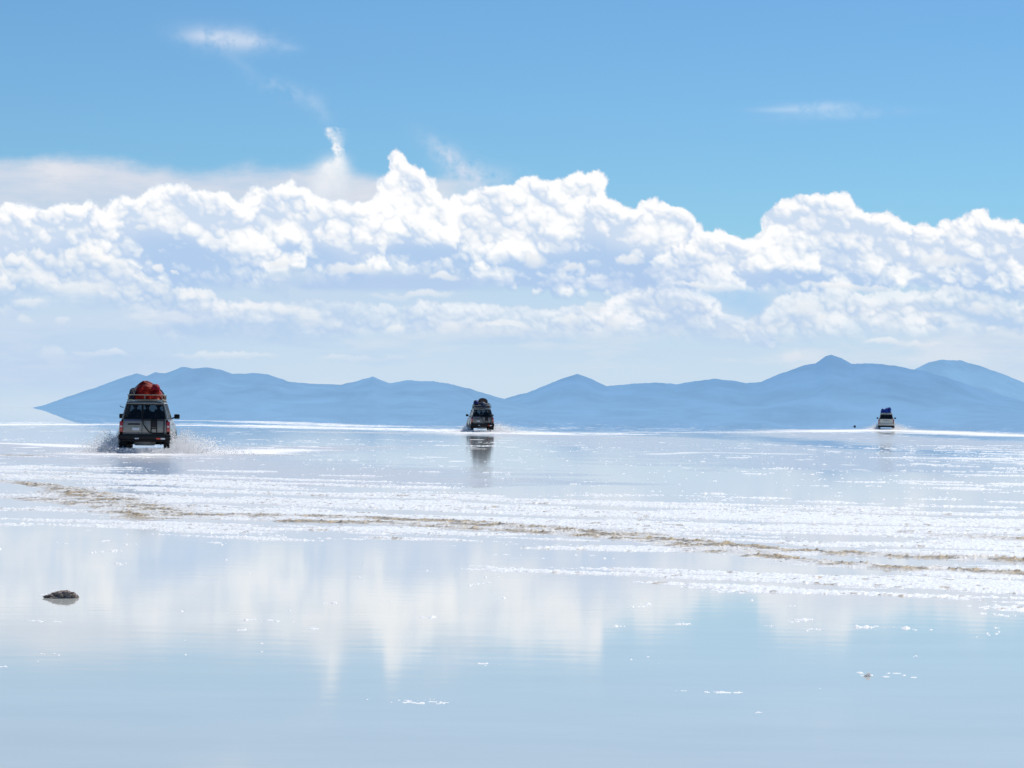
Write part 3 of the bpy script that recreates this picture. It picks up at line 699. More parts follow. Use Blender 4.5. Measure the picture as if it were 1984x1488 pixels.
def make_suv(loc, rz, label, body='silver', kind='barn'):
    root = empty('off_road_car', loc, rz); tag(root, label, 'car', 'cars driving away across the flooded salt flat')
    P = M_[body]
    YR, YF = -2.32, 2.42
    wy = (-1.42, 1.42)
    # lower body shell
    ys = sorted(set([YR, -2.27, -2.15, -1.95] + [w_ + d for w_ in wy for d in (-.50, -.47, -.42, -.34, -.24, -.12, 0, .12, .24, .34, .42, .47, .50)] + [-.6, -.3, 0, .3, .6, .9, 2.05, 2.2, 2.3, 2.37, YF]))
    rings = []
    for y in ys:
        zb = .50 if -2 < y < 2 else .56
        for w_ in wy:
            if abs(y - w_) < .5: zb = max(zb, .40 + math.sqrt(max(.0, .50 ** 2 - (y - w_) ** 2)) * .94)
        flare = 0.0
        for w_ in wy: flare = max(flare, .035 * max(0, 1 - (abs(y - w_) / .62) ** 4))
        end = 0.0
        if y < -2.2: end = (-2.2 - y) / .12 * .035
        if y > 2.15: end = ((y - 2.15) / .27) ** 1.5 * .16
        zt = 1.275 if y < .95 else 1.275 - .14 * ((y - .95) / 1.4) ** 1.3
        if y > 2.3: zt -= .05
        hw = .935 - end
        half = [(hw - .12, zb), (hw - .01 + flare, zb + .03), (hw + .02 + flare, max(.72, zb + .06)), (hw + .022 + flare * .4, max(.92, zb + .09)), (hw + .005, 1.06), (hw - .035, zt - .07), (hw - .075, zt), (hw - .125, zt + .003)]
        rings.append([(-x, y, z) for x, z in half[::-1]] + [(x, y, z) for x, z in half])
    MB().loft(rings).build('body', P, root)
    # floor and ladder frame
    MB().box(-.80, .80, -2.25, 2.2, .60, .66).box(-.45, -.33, -2.3, 2.2, .44, .56).box(.33, .45, -2.3, 2.2, .44, .56).box(-.7, .7, -1.47, -1.37, .33, .45, .03).box(-.7, .7, 1.37, 1.47, .33, .45, .03).build('chassis', M_['black'], root)
    # bonnet
    hr = []
    for y in (.93, 1.2, 1.6, 2.0, 2.25, 2.36):
        zt = 1.275 - .14 * ((y - .95 if y > .95 else 0) / 1.4) ** 1.3 - (.05 if y > 2.3 else 0); e = ((max(y, 2.15) - 2.15) / .27) ** 1.5 * .16
        hr.append([(x * (.86 - e), y, zt + .045 * (1 - x * x)) for x in (-1, -.8, -.5, 0, .5, .8, 1)])
    MB().loft(hr).build('bonnet', P, root)
    MB().box(-.78, .78, 2.28, 2.34, .60, 1.10, .02).build('front_panel', P, root)
    MB().box(-.92, .92, 2.38, 2.55, .46, .70, .05).build('bumper', M_['black'], root)
    # roof
    rr = []
    for y, dz, dx in ((-2.17, -.05, -.03), (-2.13, -.012, -.008), (-1.95, 0, 0), (-1.0, .012, 0), (-.2, .01, 0), (.30, -.01, 0), (.46, -.05, -.03)):
        hw = .70 + dx
        rr.append([(-hw - .012, y, 1.845 + dz), (-hw, y, 1.885 + dz), (-hw + .07, y, 1.925 + dz), (-hw * .5, y, 1.945 + dz), (0, y, 1.950 + dz), (hw * .5, y, 1.945 + dz), (hw - .07, y, 1.925 + dz), (hw, y, 1.885 + dz), (hw + .012, y, 1.845 + dz),
                   (hw - .05, y, 1.835 + dz), (0, y, 1.86 + dz), (-hw + .05, y, 1.835 + dz)])
    MB().loft(rr, closed=True, cap0=True, cap1=True).build('roof', P, root)
    # pillars: rear corner, middle, door, windscreen
    for s in (-1, 1):
        def X(z): return s * (.855 - (z - 1.275) / .58 * .155)
        def pil(name, y0, y1, wd, mat=P, th=.05):
            a0, a1 = X(1.265), X(1.86)
            i = -s * th
            MB().hexa([(a0, y0, 1.265), (a0, y0 + wd, 1.265), (a0 + i, y0 + wd, 1.265), (a0 + i, y0, 1.265),
                       (a1, y1, 1.86), (a1, y1 + wd, 1.86), (a1 + i, y1 + wd, 1.86), (a1 + i, y1, 1.86)], .012).build(name, mat, root)
        pil('rear_pillar', -2.31, -2.16, .20, P, .085)
        pil('pillar', -1.16, -1.12, .10); pil('pillar', -.12, -.12, .09); pil('windscreen_pillar', .86, .36, .08)
        # side windows
        for (a, b, c, d) in ((-2.11, -1.96, -1.16, -1.12), (-1.06, -1.02, -.12, -.12), (-.03, -.03, .86, .36)):
            q = s * -.022
            MB().loft([[(X(1.27) + q, a, 1.27), (X(1.27) + q, c, 1.27)], [(X(1.86) + q, b, 1.86), (X(1.86) + q, d, 1.86)]]).build('side_window', M_['glass'] if kind == 'barn' else M_['dark_glass'], root, smooth=False)
        # belt strip
        MB().box(s * .845 - .012, s * .845 + .012, -2.25, .95, 1.262, 1.288, .004).build('window_trim', M_['black'], root)
        # mirror
        mo = MB().box(s * 1.04 - .10, s * 1.04 + .11, .70, .80, 1.285, 1.465, .035, 3).build('wing_mirror', M_['black'], root)
        MB().bar((s * .86, .80, 1.30), (s * .96, .76, 1.34), .05, .06).build('mirror_arm', M_['black'], mo)
        # rear lamp cluster
        L = MB().box(s * .865 - .062, s * .865 + .062, -2.365, -2.25, .80, 1.19, .02).build('tail_light', M_['red'], root)
        MB().box(s * .865 - .048, s * .865 + .048, -2.372, -2.34, .975, 1.035, .005).build('reversing_lamp', M_['clear'], L)
        # flares and mud flaps
        for w_ in wy:
            fl = []
            for k in range(13):
                an = math.pi * (k / 12.0); yy = w_ + math.cos(an) * .50; zz = .40 + math.sin(an) * .47
                yo = w_ + math.cos(an) * .57; zo = .40 + math.sin(an) * .54
                fl.append([(s * .93, yy, zz), (s * 1.0, yy, zz), (s * .985, yo, zo), (s * .93, yo, zo)])
            MB().loft(fl, closed=True, cap0=True, cap1=True).build('wheel_arch', P if kind != 'barn' else M_['grey'], root)
        MB().box(s * .83 - .14, s * .83 + .14, -1.97, -1.955, .17, .50, .004).build('mud_flap', M_['black'], root)
        # door handle lines
        for yh in (-1.05, .02): MB().box(s * .955 - .01, s * .955 + .012, yh, yh + .17, 1.08, 1.11, .006).build('door_handle', M_['black'], root)
    MB().loft([[(-.845, .94, 1.28), (.845, .94, 1.28)], [(-.69, .43, 1.86), (.69, .43, 1.86)]]).build('windscreen', M_['glass'], root, smooth=False)
    # wheels
    for sx in (-1, 1):
        for w_ in wy:
            o = empty('wheel', (0, 0, 0)); o.parent = root
            pr = [(-.12, .22), (-.135, .27), (-.13, .36), (-.105, .392), (-.06, .402), (0, .404), (.06, .402), (.105, .392), (.13, .36), (.135, .27), (.12, .22)]
            tb = MB().lathe(pr, 40, 'x', (sx * .80, w_, .40))
            for k in range(30):
                an = 2 * math.pi * k / 30
                for q in (-.075, .0, .075):
                    m4 = Matrix.Translation((sx * .80 + q, w_, .40)) @ Matrix.Rotation(an + q * 2, 4, 'X') @ Matrix.Translation((0, 0, .405))
                    tb.box(-.028, .028, -.022, .022, -.01, .010, mat=m4)
            tb.build('tyre', M_['rubber'], o, angle=40)
            MB().lathe([(.0, .225), (sx * .10, .225), (sx * .11, .20), (sx * .05, .17), (sx * .04, .08), (sx * .09, .07), (sx * .09, .0)], 24, 'x', (sx * .80, w_, .40)).build('rim', M_['rim'], o)
    # tail
    zt0, zt1 = .70, 1.275
    yb = YR - .012
    def face(name, x0, x1, mat, z0=zt0, z1=zt1, y=yb, th=.05):
        return MB().hexa([(x0, y, z0), (x1, y, z0), (x1, y + th, z0), (x0, y + th, z0), (x0 * (.975 if abs(x0) > .5 else 1), y, z1), (x1 * (.975 if abs(x1) > .5 else 1), y, z1), (x1 * .975, y + th, z1), (x0 * .975, y + th, z1)], .012).build(name, mat, root)
    def rearpane(name, x0, x1, par, mat):
        # window sheet leaning with the tail
        y0, y1 = -2.325, -2.175
        k = lambda x, z: x * (1 - (z - 1.29) / .53 * .155)
        g = MB().loft([[(k(x0, 1.29), y0, 1.29), (k(x1, 1.29), y0, 1.29)], [(k(x0, 1.82), y1, 1.82), (k(x1, 1.82), y1, 1.82)]]).build(name, mat, par, smooth=False)
        f = MB()
        c = [(k(x0, 1.29), y0 - .006, 1.285), (k(x1, 1.29), y0 - .006, 1.285), (k(x1, 1.82), y1 - .006, 1.825), (k(x0, 1.82), y1 - .006, 1.825)]
        for i in range(4): f.bar(c[i], c[(i + 1) % 4], .030, .022, .004)
        f.build('window_frame', M_['black'], par)
    MB().box(-.70, .70, -2.235, -2.13, 1.835, 1.872, .01).build('roof_header', P, root)
    if kind == 'barn':
        split = -.10
        d1 = face('rear_door', -.80, split - .006, P); d2 = face('rear_door', split + .006, .80, P)
        rearpane('rear_window', -.765, split - .02, d1, M_['glass']); rearpane('rear_window', split + .02, .765, d2, M_['glass'])
        MB().bar((split, -2.345, 1.285), (split, -2.19, 1.83), .06, .03, .006).build('centre_post', M_['black'], root)
        MB().box(-.76, split - .02, yb - .006, yb, 1.19, 1.268, .002).build('painted_band', M_['navy'], d1)
        MB().box(-.62, -.17, yb - .03, yb, 1.065, 1.115, .01).build('handle', M_['black'], d1)
        MB().box(-.46, -.20, yb - .012, yb - .001, .86, .96, .004).build('number_plate', M_['plate'], d1)
        MB().box(-.78, .78, yb - .006, yb - .001, .775, .783, .001).build('crease', M_['black'], root)
        # carrier frame on the right door, without its wheel
        c = MB()
        yy = yb - .05
        c.tube([(split + .03, yy, 1.28), (split + .05, yy, 1.08), (split + .12, yy, .98), (.16, yy, .80), (.30, yy, .755), (.72, yy, .755)], .020)
        for x in (.235, .44, .71): c.tube([(x, yy, .75), (x, yy, 1.0), (x, yy + .015, 1.26)], .018)
        c.tube([(.235, yy, .93), (.44, yy, .93)], .018)
        c.box(.235, .44, yy - .03, yb, .97, 1.27, .02)
        c.tube([(split + .04, yy, 1.24), (.71, yy, 1.24)], .018)
        c.build('carrier_frame', M_['steel'], d2)
        MB().box(-.40, .30, -2.34, -2.325, 1.23, 1.24).build('wiper', M_['black'], d2)
    else:
        d1 = face('tailgate', -.80, .80, P)
        rearpane('rear_window', -.75, .75, d1, M_['dark_glass'])
        MB().box(-.17, .17, yb - .012, yb - .001, .86, 1.0, .004).build('number_plate', M_['plate'], d1)
        MB().box(-.30, .30, yb - .02, yb, 1.05, 1.09, .008).build('handle', M_['black'], d1)
    # bumper
    bp = MB().box(-.96, .96, -2.52, -2.33, .51, .71, .035, 3).build('bumper', M_['steel'] if kind == 'barn' else M_['white'], root)
    MB().box(-.90, .90, -2.45, -2.30, .44, .52, .02).build('valance', M_['black'], root)
    if kind == 'barn':
        MB().box(.44, .60, -2.528, -2.52, .50 + .03, .585, .002).build('reflector', M_['refl_red'], bp)
        MB().box(.602, .76, -2.528, -2.52, .50 + .03, .585, .002).build('reflector', M_['refl_white'], bp)
        MB().box(-.35, -.20, -2.527, -2.52, .54, .585, .002).build('sticker', M_['plate'], bp)
    else:
        MB().box(-.95, .95, -2.5, -2.38, .30, .45, .02).build('lower_skirt', M_['black'], root)
    MB().lathe([(-.10, .0), (-.10, .34), (-.06, .40), (.06, .40), (.10, .34), (.10, .0)], 32, 'z', (-.02, -1.86, .40)).build('underslung_tank', M_['tank'], root)
    MB().tube([(.55, -1.4, .42), (.58, -2.0, .40), (.60, -2.42, .36)], .035, 12).build('exhaust_pipe', M_['black'], root)
    # roof rack
    zb, zt = 1.985, 2.175
    rk = MB()
    x0, x1, y0, y1 = -.66, .66, -2.10, .35
    def loop(z, r=.016): rk.tube([(x0 + .05, y0, z), (x1 - .05, y0, z), (x1, y0 + .05, z), (x1, y1 - .05, z), (x1 - .05, y1, z), (x0 + .05, y1, z), (x0, y1 - .05, z), (x0, y0 + .05, z)], r, 8, True)
    loop(zb, .022)
    if kind == 'barn':
        loop(zt)
        for x in (x0 + .04, -.02, x1 - .04): rk.tube([(x, y0, zb), (x, y0, zt)], .012)
        for x in (x0, x1):
            for y in (-1.6, -1.0, -.4, .1): rk.tube([(x, y, zb), (x, y, zt)], .012)
    for k in range(11): rk.box(x0, x1, y0 + .04 + k * .235, y0 + .09 + k * .235, zb - .012, zb + .012)
    for s in (-1, 1):
        for y in (-1.9, -.9, .1): rk.tube([(s * .60, y, zb), (s * .66, y, 1.93), (s * .695, y, 1.90)], .016)
    rk.build('roof_rack', M_['rack'], root)
    # seats and wheel
    for (sx, sy) in ((-.38, .0), (.38, .0), (-.42, -.95), (.0, -.95), (.42, -.95)):
        b = MB().box(sx - .22, sx + .22, sy - .05, sy + .45, .86, 1.02, .05, 3)
        b.hexa([(sx - .21, sy - .12, .95), (sx + .21, sy - .12, .95), (sx + .21, sy, .95), (sx - .21, sy, .95), (sx - .20, sy - .26, 1.46), (sx + .20, sy - .26, 1.46), (sx + .20, sy - .17, 1.46), (sx - .20, sy - .17, 1.46)], .03)
        b.box(sx - .12, sx + .12, sy - .30, sy - .22, 1.49, 1.64, .03).tube([(sx, sy - .24, 1.44), (sx, sy - .26, 1.52)], .02)
        b.build('seat', M_['seat'], root)
    MB().box(-.80, .80, .72, .98, .92, 1.24, .05).build('dashboard', M_['seat'], root)
    MB().tube([(-.38 + .18 * math.cos(a * math.pi / 8), .60 - .06 * math.sin(a * math.pi / 8), 1.16 + .17 * math.sin(a * math.pi / 8)) for a in range(16)], .015, 6, True).build('steering_wheel', M_['seat'], root)
    if kind == 'barn':
        MB().tube([(-.80, -2.06, 1.70), (-.90, -2.10, 1.73), (-.93, -2.10, 1.77)], .014).build('aerial_bracket', M_['black'], root)
    return root

def person_mat(name, cloth, skin=(.30, .17, .11), hair=None):
    t = NT(name); b = t.n('ShaderNodeBsdfPrincipled'); setin(b, Roughness=.8); t.l(b.outputs[0], t.out.inputs[0])
    tc = t.n('ShaderNodeTexCoord'); sp = t.n('ShaderNodeSeparateXYZ'); t.l(tc.outputs['Object'], sp.inputs[0])
    mr = t.n('ShaderNodeMapRange'); setin(mr, From_Min=.60, From_Max=.615); t.l(sp.outputs[2], mr.inputs[0])
    nz = t.n('ShaderNodeTexNoise'); setin(nz, Scale=18.0, Detail=3.0); t.l(tc.outputs['Object'], nz.inputs['Vector'])
    c = t.n('ShaderNodeMix', data_type='RGBA'); c.inputs[6].default_value = (*[v * .7 for v in cloth], 1); c.inputs[7].default_value = (*[v * 1.3 for v in cloth], 1); t.l(nz.outputs[0], c.inputs[0])
    m = t.n('ShaderNodeMix', data_type='RGBA'); t.l(mr.outputs[0], m.inputs[0]); t.l(c.outputs[2], m.inputs[6]); m.inputs[7].default_value = (*skin, 1)
    t.l(m.outputs[2], b.inputs['Base Color']); return t.m
def make_person(car, lx, ly, label, cloth, turn=0.0, hairc=(.012, .009, .008), hat=False, hgt=1.0):
    """a seated figure; the origin is the seat point"""
    p = car.matrix_world @ Vector((lx, ly, .99)) if False else Matrix.Translation(car.location) @ Matrix.Rotation(car.rotation_euler.z, 4, 'Z') @ Vector((lx, ly, 1.02))
    J = dict(pel=(0, -.06, .07, .15), sp=(0, -.12, .28, .145), ch=(0, -.12, .46, .15), nk0=(0, -.11, .575, .07), nk=(0, -.10, .625, .055), hd=(0, -.085, .70, .078), hd2=(0, -.08, .775, .095), top=(0, -.09, .845, .07),
             sl=(-.19, -.11, .50, .065), el=(-.25, .05, .27, .048), wl=(-.17, .26, .20, .032), hl=(-.15, .33, .20, .035),
             sr=(.19, -.11, .50, .065), er=(.25, .05, .27, .048), wr=(.17, .26, .20, .032), hr=(.15, .33, .20, .035),
             tl=(-.10, .02, .07, .09), kl=(-.12, .38, .10, .065), al=(-.12, .46, -.26, .045), fl=(-.12, .58, -.32, .04),
             tr=(.10, .02, .07, .09), kr=(.12, .38, .10, .065), ar=(.12, .46, -.26, .045), fr=(.12, .58, -.32, .04),
             ns=(0, .015, .735, .018))
    E = [('pel','sp'),('sp','ch'),('ch','nk0'),('nk0','nk'),('nk','hd'),('hd','hd2'),('hd2','top'),('ch','sl'),('sl','el'),('el','wl'),('wl','hl'),('ch','sr'),('sr','er'),('er','wr'),('wr','hr'),
         ('pel','tl'),('tl','kl'),('kl','al'),('al','fl'),('pel','tr'),('tr','kr'),('kr','ar'),('ar','fr')]
    ks = list(J); bm = bmesh.new(); vs = {k: bm.verts.new((J[k][0], J[k][1], J[k][2] * hgt)) for k in ks if k != 'ns'}
    for a, b in E: bm.edges.new((vs[a], vs[b]))
    me = bpy.data.meshes.new('person'); bm.to_mesh(me); bm.free()
    o = bpy.data.objects.new('person', me); COL.objects.link(o)
    sk = o.modifiers.new('skin', 'SKIN'); o.modifiers.new('sub', 'SUBSURF').levels = 1; o.modifiers['sub'].render_levels = 1
    kk = [k for k in ks if k != 'ns']
    for i, k in enumerate(kk):
        v = me.skin_vertices[0].data[i]; v.radius = (J[k][3], J[k][3] * (.72 if k in ('pel', 'sp', 'ch') else 1)); v.use_root = (k == 'pel')
    me.materials.append(person_mat('person_cloth', cloth))
    o.location = p; o.rotation_euler = (0, 0, car.rotation_euler.z + turn)
    tag(o, label, 'person')
    # nose and ears belong to the face, hair or hat on top
    f = MB(); f.tube([(0, -.02, .76 * hgt), (0, .02, .735 * hgt), (0, .0, .725 * hgt)], [.010, .016, .012]); 
    f.tube([(-.085, -.09, .77 * hgt), (-.105, -.10, .755 * hgt), (-.085, -.09, .735 * hgt)], .010).tube([(.085, -.09, .77 * hgt), (.105, -.10, .755 * hgt), (.085, -.09, .735 * hgt)], .010)
    f.build('face_features', person_mat('skin', (.30, .17, .11)), o)
    h = MB(); r = bmesh.ops.create_icosphere(h.bm, subdivisions=3, radius=.112)
    for v in h.bm.verts:
        v.co.z *= 1.02
        if v.co.y > .02: v.co.y *= .85
        v.co += v.co.normalized() * (mnoise.noise(v.co * 30) * .008)
    bmesh.ops.delete(h.bm, geom=[v for v in h.bm.verts if (v.co.z < .0 and v.co.y > -.02) or v.co.z < -.085], context='VERTS')
    bmesh.ops.translate(h.bm, verts=h.bm.verts, vec=(0, -.095, .785 * hgt))
    if hat: h.lathe([(.80 * hgt, .155), (.808 * hgt, .155), (.815 * hgt, .115), (.90 * hgt, .10), (.905 * hgt, .0)], 20, 'z', (0, -.09, .0))
    h.build('hat' if hat else 'hair', pbr('hair', hairc, .7, 0, .3, .3, 40), o)
    return o

def tarp_mat(name, c0, c1, c2, rough=.62):
    t = NT(name); b = t.n('ShaderNodeBsdfPrincipled'); setin(b, Roughness=rough); b.inputs['Specular IOR Level'].default_value = .16; t.l(b.outputs[0], t.out.inputs[0])
    tc = t.n('ShaderNodeTexCoord'); nz = t.n('ShaderNodeTexNoise'); setin(nz, Scale=3.5, Detail=6.0, Roughness=.65, Distortion=1.2); t.l(tc.outputs['Object'], nz.inputs['Vector'])
    cr = t.n('ShaderNodeValToRGB'); e = cr.color_ramp.elements; e[0].position = .36; e[0].color = (*c0, 1); e[1].position = .66; e[1].color = (*c2, 1)
    m = e.new(.5); m.color = (*c1, 1)
    t.l(nz.outputs[0], cr.inputs[0]); t.l(cr.outputs[0], b.inputs['Base Color'])
    n2 = t.n('ShaderNodeTexNoise'); setin(n2, Scale=9.0, Detail=4.0, Distortion=2.0); t.l(tc.outputs['Object'], n2.inputs['Vector'])
    bp = t.n('ShaderNodeBump'); setin(bp, Strength=.6, Distance=.04); t.l(n2.outputs[0], bp.inputs['Height']); t.l(bp.outputs[0], b.inputs['Normal'])
    return t.m
def bundle(name, car, local, size, mat, label, cat, seed=0, fold=.10, profile=None, strap=None, group=None):
    """a lumpy load lashed to the rack: local = centre of its underside"""
    m = MB(); bmesh.ops.create_icosphere(m.bm, subdivisions=5, radius=1.0)
    rx, ry, rz_ = size; sv = Vector((seed * 3.1, seed * 7.7, seed))
    for v in m.bm.verts:
        c = v.co.copy()
        q = lambda a: math.copysign(abs(a) ** .72, a)
        x, y, z = q(c.x), q(c.y), q(c.z)
        n = mnoise.fractal(c * 1.6 + sv, 1, 2, 3); rg = 1 - abs(mnoise.noise(c * 4.2 + sv)) * 2; rg2 = 1 - abs(mnoise.noise(c * 9 + sv)) * 2
        k = 1 + fold * (n * .9 + rg * .45 + rg2 * .22)
        zz = max(z, -.02 + .02 * n) * k
        if profile: zz *= profile(x)
        v.co = Vector((x * k * rx * (1 - .10 * max(0, z)), y * k * ry * (1 - .12 * max(0, z)), zz * rz_ if zz > 0 else zz * .05))
    rot = Matrix.Rotation(car.rotation_euler.z, 4, 'Z')
    o = m.build(name, mat, None, angle=60)
    o.location = car.location + rot @ Vector(local); o.rotation_euler = (0, 0, car.rotation_euler.z)
    tag(o, label, cat, group)
    if strap:
        s = MB()
        for yy in (-.55, 0, .55):
            pts = []
            for k in range(13):
                a = math.pi * k / 12; xx = math.cos(a); z_ = math.sin(a)
                q = lambda v_: math.copysign(abs(v_) ** .72, v_)
                pts.append((q(xx) * rx * 1.06, yy * ry * (1 + .05 * math.sin(k)), q(z_) * rz_ * (profile(q(xx)) if profile else 1) * 1.05))
            s.tube(pts, .010, 6)
        s.build('strap', strap, o)
    return o

def at_px(px, py):
    x, y = ground(np.float64(px), np.float64(py)); return float(x), float(y)
def place(px, py, heading):
    """world point under the tail of the vehicle -> origin of the vehicle"""
    x, y = at_px(px, py); d = Vector((math.sin(heading), math.cos(heading), 0))
    return Vector((x, y, -.015)) + d * 2.1
h1 = R(-4.9); car1 = make_suv(place(280.5, 878, h1), -h1, 'nearest car, silver with red tarp load on its roof rack and red tail lamps', 'silver')
h2 = R(-5.0); car2 = make_suv(place(934, 837.2, h2), -h2, 'middle car of the three, grey with dark bags and tyre on its roof', 'grey')
h3 = R(8.2); car3 = make_suv(place(1717, 832.5, h3), -h3, 'farthest car, white with a blue load on its roof and dark rear window', 'white', 'single')

red_t = tarp_mat('red_tarp', (.09, .002, .003), (.26, .005, .004), (.56, .045, .014))
bundle('luggage_bundle', car1, (.03, -1.15, 2.0), (.60, .92, .60), red_t, 'large crumpled red tarp load lashed on the nearest car roof', 'luggage', 3, .12, lambda x: .80 + .30 * math.exp(-((x + .12) / .55) ** 2) - .22 * abs(x) ** 3, M_['steel'])
bundle('holdall_bag', car1, (.36, -1.75, 2.36), (.16, .20, .21), tarp_mat('crimson_cloth', (.10, .0, .008), (.30, .005, .02), (.5, .03, .06)), 'small crimson bag on the right shoulder of the red load', 'bag', 5, .10)
bundle('holdall_bag', car1, (-.47, -1.25, 2.0), (.19, .75, .42), tarp_mat('navy_cloth', (.004, .005, .012), (.006, .009, .025), (.012, .02, .05)), 'dark navy bag along the left edge of the red load', 'bag', 8, .10)
bundle('luggage_bundle', car2, (.02, -1.1, 2.0), (.70, 1.0, .52), tarp_mat('blue_grey_tarp', (.004, .007, .02), (.010, .022, .055), (.06, .10, .15)), 'dark blue and grey load lashed on the middle car roof', 'luggage', 12, .12, lambda x: 1.0 - .18 * abs(x), M_['steel'])
bundle('holdall_bag', car2, (-.46, -1.5, 2.28), (.22, .5, .34), tarp_mat('blue_cloth', (.005, .01, .05), (.01, .02, .11), (.02, .05, .2)), 'dark blue bag at the left corner of the middle car load', 'bag', 15, .08)
# the tyre that lies slanting on the load of the middle car
st = empty('spare_tyre', car2.location + Matrix.Rotation(car2.rotation_euler.z, 3, 'Z') @ Vector((.10, -1.45, 2.50)), car2.rotation_euler.z)
st.rotation_euler = (R(38), R(4), car2.rotation_euler.z)
tag(st, 'black spare tyre lying on top of the middle car load', 'tyre')
MB().lathe([(-.11, .2), (-.12, .30), (-.09, .375), (0, .39), (.09, .375), (.12, .30), (.11, .2)], 36, 'z').build('tyre', M_['seat'], st)
MB().lathe([(-.05, .0), (-.05, .09), (-.02, .17), (-.08, .205), (.08, .205)], 28, 'z').build('rim', M_['rim'], st)
blue_t = tarp_mat('blue_tarp', (.003, .012, .08), (.008, .04, .28), (.04, .13, .55))
bundle('luggage_bundle', car3, (-.05, -1.1, 2.0), (.60, .95, .56), blue_t, 'bright blue tarp load tied on the white car roof', 'luggage', 21, .13, lambda x: .92 + .14 * math.sin(x * 6.0), M_['refl_white'])
bundle('holdall_bag', car3, (.36, -1.5, 2.25), (.22, .4, .40), blue_t, 'blue bag at the right side of the white car load', 'bag', 24, .10)
# stores stacked behind the rear windows
def cargo(car, x0, x1, y0, y1, z0, z1, label):
    m = MB().box(x0, x1, y0, y1, z0, z1, .06, 3)
    for v in m.bm.verts: v.co += Vector((mnoise.noise(v.co * 5), mnoise.noise(v.co * 5 + Vector((9, 0, 0))), mnoise.noise(v.co * 5 + Vector((0, 9, 0))))) * .03
    o = m.build('cargo_bag', M_['seat']); o.location = car.location; o.rotation_euler = (0, 0, car.rotation_euler.z)
    # keep the origin on the load itself
    tag(o, label, 'bag')
cargo(car1, .30, .74, -2.10, -1.5, .70, 1.58, 'black bag stacked behind the right rear window of the nearest car')
cargo(car1, -.74, .22, -2.12, -1.6, .70, 1.36, 'low dark bag behind the left rear window of the nearest car')
cargo(car2, -.60, .66, -2.10, -1.5, .70, 1.40, 'dark bag behind the rear window of the middle car')
make_person(car1, -.42, -.93, 'passenger in dark clothes behind the left rear window of the nearest car', (.02, .02, .03))
make_person(car1, .02, -.93, 'passenger in an olive top in the middle of the nearest car', (.10, .09, .03))
make_person(car1, .44, -.93, 'passenger in black behind the right rear window of the nearest car', (.015, .015, .018), hat=True)
make_person(car2, -.42, -.93, 'passenger behind the left half of the middle car rear window', (.02, .02, .03))
make_person(car2, .40, -.93, 'passenger behind the right half of the middle car rear window', (.02, .02, .03))

# ------------------------------------------------------------------ spray thrown up by the wheels
def spray_mat(name, c, tl=.5):
    t = NT(name); d = t.n('ShaderNodeBsdfDiffuse'); d.inputs[0].default_value = (*c, 1); q = t.n('ShaderNodeBsdfTranslucent'); q.inputs[0].default_value = (*c, 1)
    nz = t.n('ShaderNodeTexNoise'); setin(nz, Scale=4.0); mr = t.n('ShaderNodeMapRange'); setin(mr, To_Min=tl - .2, To_Max=tl + .2); t.l(nz.outputs[0], mr.inputs[0])
    mx = t.n('ShaderNodeMixShader'); t.l(mr.outputs[0], mx.inputs[0]); t.l(d.outputs[0], mx.inputs[1]); t.l(q.outputs[0], mx.inputs[2]); t.l(mx.outputs[0], t.out.inputs[0]); return t.m
SPM = spray_mat('white_spray', (.985, .985, .99), .72)
OCT = np.array([(1,0,0),(-1,0,0),(0,1,0),(0,-1,0),(0,0,1),(0,0,-1)], float)
OF = np.array([(0,2,4),(2,1,4),(1,3,4),(3,0,4),(2,0,5),(1,2,5),(3,1,5),(0,3,5)])
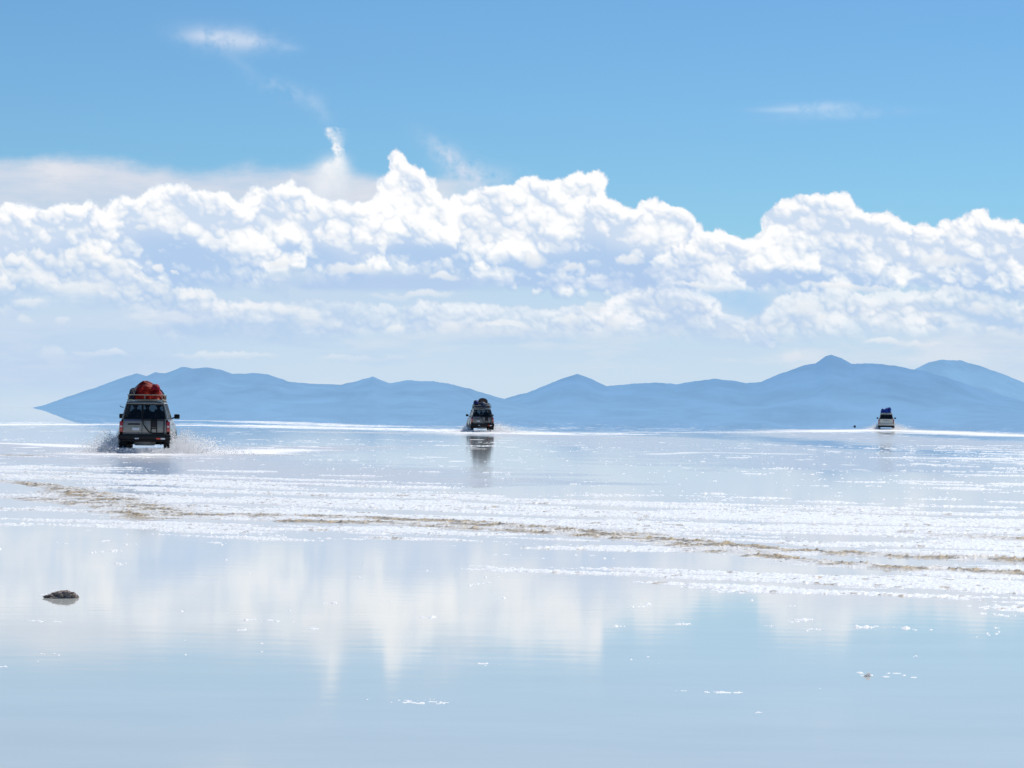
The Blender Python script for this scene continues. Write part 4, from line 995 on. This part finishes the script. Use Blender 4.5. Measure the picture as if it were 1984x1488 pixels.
def spray(car, n, scale, label, seed, left=1.0):
    r = np.random.RandomState(seed); P = []; S = []
    def plume(cx, cy, ox, back, hgt, m, sz, spread=1.0):
        u = r.uniform(0, 1, m) ** .75; y = cy + .5 - u * back + r.normal(0, .15, m)
        env = np.sin(np.clip(u * 1.15 + .12, 0, 1) * math.pi) ** .7
        out = np.abs(r.normal(0, 1, m)) * ox * (.25 + u) * spread
        clump = .55 + .9 * vnoise(out * 5 + seed, y * 4, seed)
        z = r.uniform(0, 1, m) ** 2.0 * hgt * .9 * env * np.exp(-(out / (ox * 2.2)) ** 2) * clump
        x = cx + math.copysign(1, cx) * out
        P.append(np.stack([x, y, z], -1)); S.append(.78 * sz * np.exp(r.normal(-.3, .5, m)))
    k = scale
    plume(.95, -1.4, 1.35, 3.4, .85 * k, int(n * .34), .014); plume(-.95, -1.4, .85, 3.2, .85 * k * left, int(n * .26 * left), .013)
    plume(.95, 1.4, .6, 2.5, .7 * k, int(n * .08), .012); plume(-.95, 1.4, .6, 2.5, .7 * k, int(n * .08), .012)
    plume(.78, -1.7, .10, 1.8, .28 * k, int(n * .05), .012); plume(-.78, -1.7, .10, 1.8, .28 * k, int(n * .05), .012)
    m = int(n * .07)     # low boil across the tail
    P.append(np.stack([r.uniform(-1.0, 1.0, m), r.uniform(-3.4, -1.9, m), r.uniform(0, 1, m) ** 2.2 * .20 * k], -1)); S.append(.014 * np.exp(r.normal(-.3, .4, m)))
    P = np.concatenate(P); S = np.concatenate(S)
    P[:, 2] = np.maximum(P[:, 2], .004)
    co = (P[:, None, :] + OCT[None] * S[:, None, None] * np.array([1.0, 1.0, 1.15])).reshape(-1, 3)
    F = (OF[None] + (np.arange(len(P)) * 6)[:, None, None]).reshape(-1, 3)
    o = np_mesh('water_spray', co, F, SPM, True); o.location = (car.location.x, car.location.y, 0); o.rotation_euler = (0, 0, car.rotation_euler.z)
    tag(o, label, 'spray', kind='stuff')
spray(car1, 80000, 1.0, 'white water spray thrown up on both sides of the nearest car', 1)
spray(car2, 40000, 1.0, 'white water spray beside the wheels of the middle car', 2, .6)
spray(car3, 34000, 1.0, 'white water spray fanning out from the white far car', 3)

# ------------------------------------------------------------------ rocks and loose salt lumps
def rock(name, px, py, w_, h_, mat, label, cat, seed, dep=1.0):
    x, y = at_px(px, py); m = MB(); bmesh.ops.create_icosphere(m.bm, subdivisions=5, radius=1.0); sv = Vector((seed, seed * 2.3, 1))
    for v in m.bm.verts:
        c = v.co.copy(); n = mnoise.fractal(c * 1.4 + sv, 1, 2.1, 6); rg = 1 - abs(mnoise.noise(c * 3.5 + sv)) * 2; f = mnoise.fractal(c * 7 + sv, 1, 2, 4)
        k = 1 + .30 * n + .12 * rg + .10 * f
        tilt = .80 + .35 * c.x
        v.co = Vector((c.x * w_ / 2 * k, c.y * w_ / 2 * dep * k, max(c.z, -.15) * h_ * k * tilt))
    o = m.build(name, mat, angle=50); o.location = (x, y + w_ * dep * .3, 0); tag(o, label, cat); return o
rock('rock', 115, 1159, .27, .068, pbr('salty_stone', (.30, .24, .21), .9, 0, .2, .75, 40, bump=.9), 'dark salt crusted rock alone in the shallow water at lower left', 'rock', 4, .8)
rock('salt_lump', 1681, 1311, .038, .024, spray_mat('salt_lump_white', (.95, .93, .91), .5), 'small white salt lump alone in the water at lower right', 'salt lump', 7)
rock('rock', 1656, 826.5, .30, .20, pbr('wet_black_stone', (.02, .02, .022), .6, 0, .4, .4, 20), 'tiny black rock in the far water left of the white car', 'rock', 12, .6)
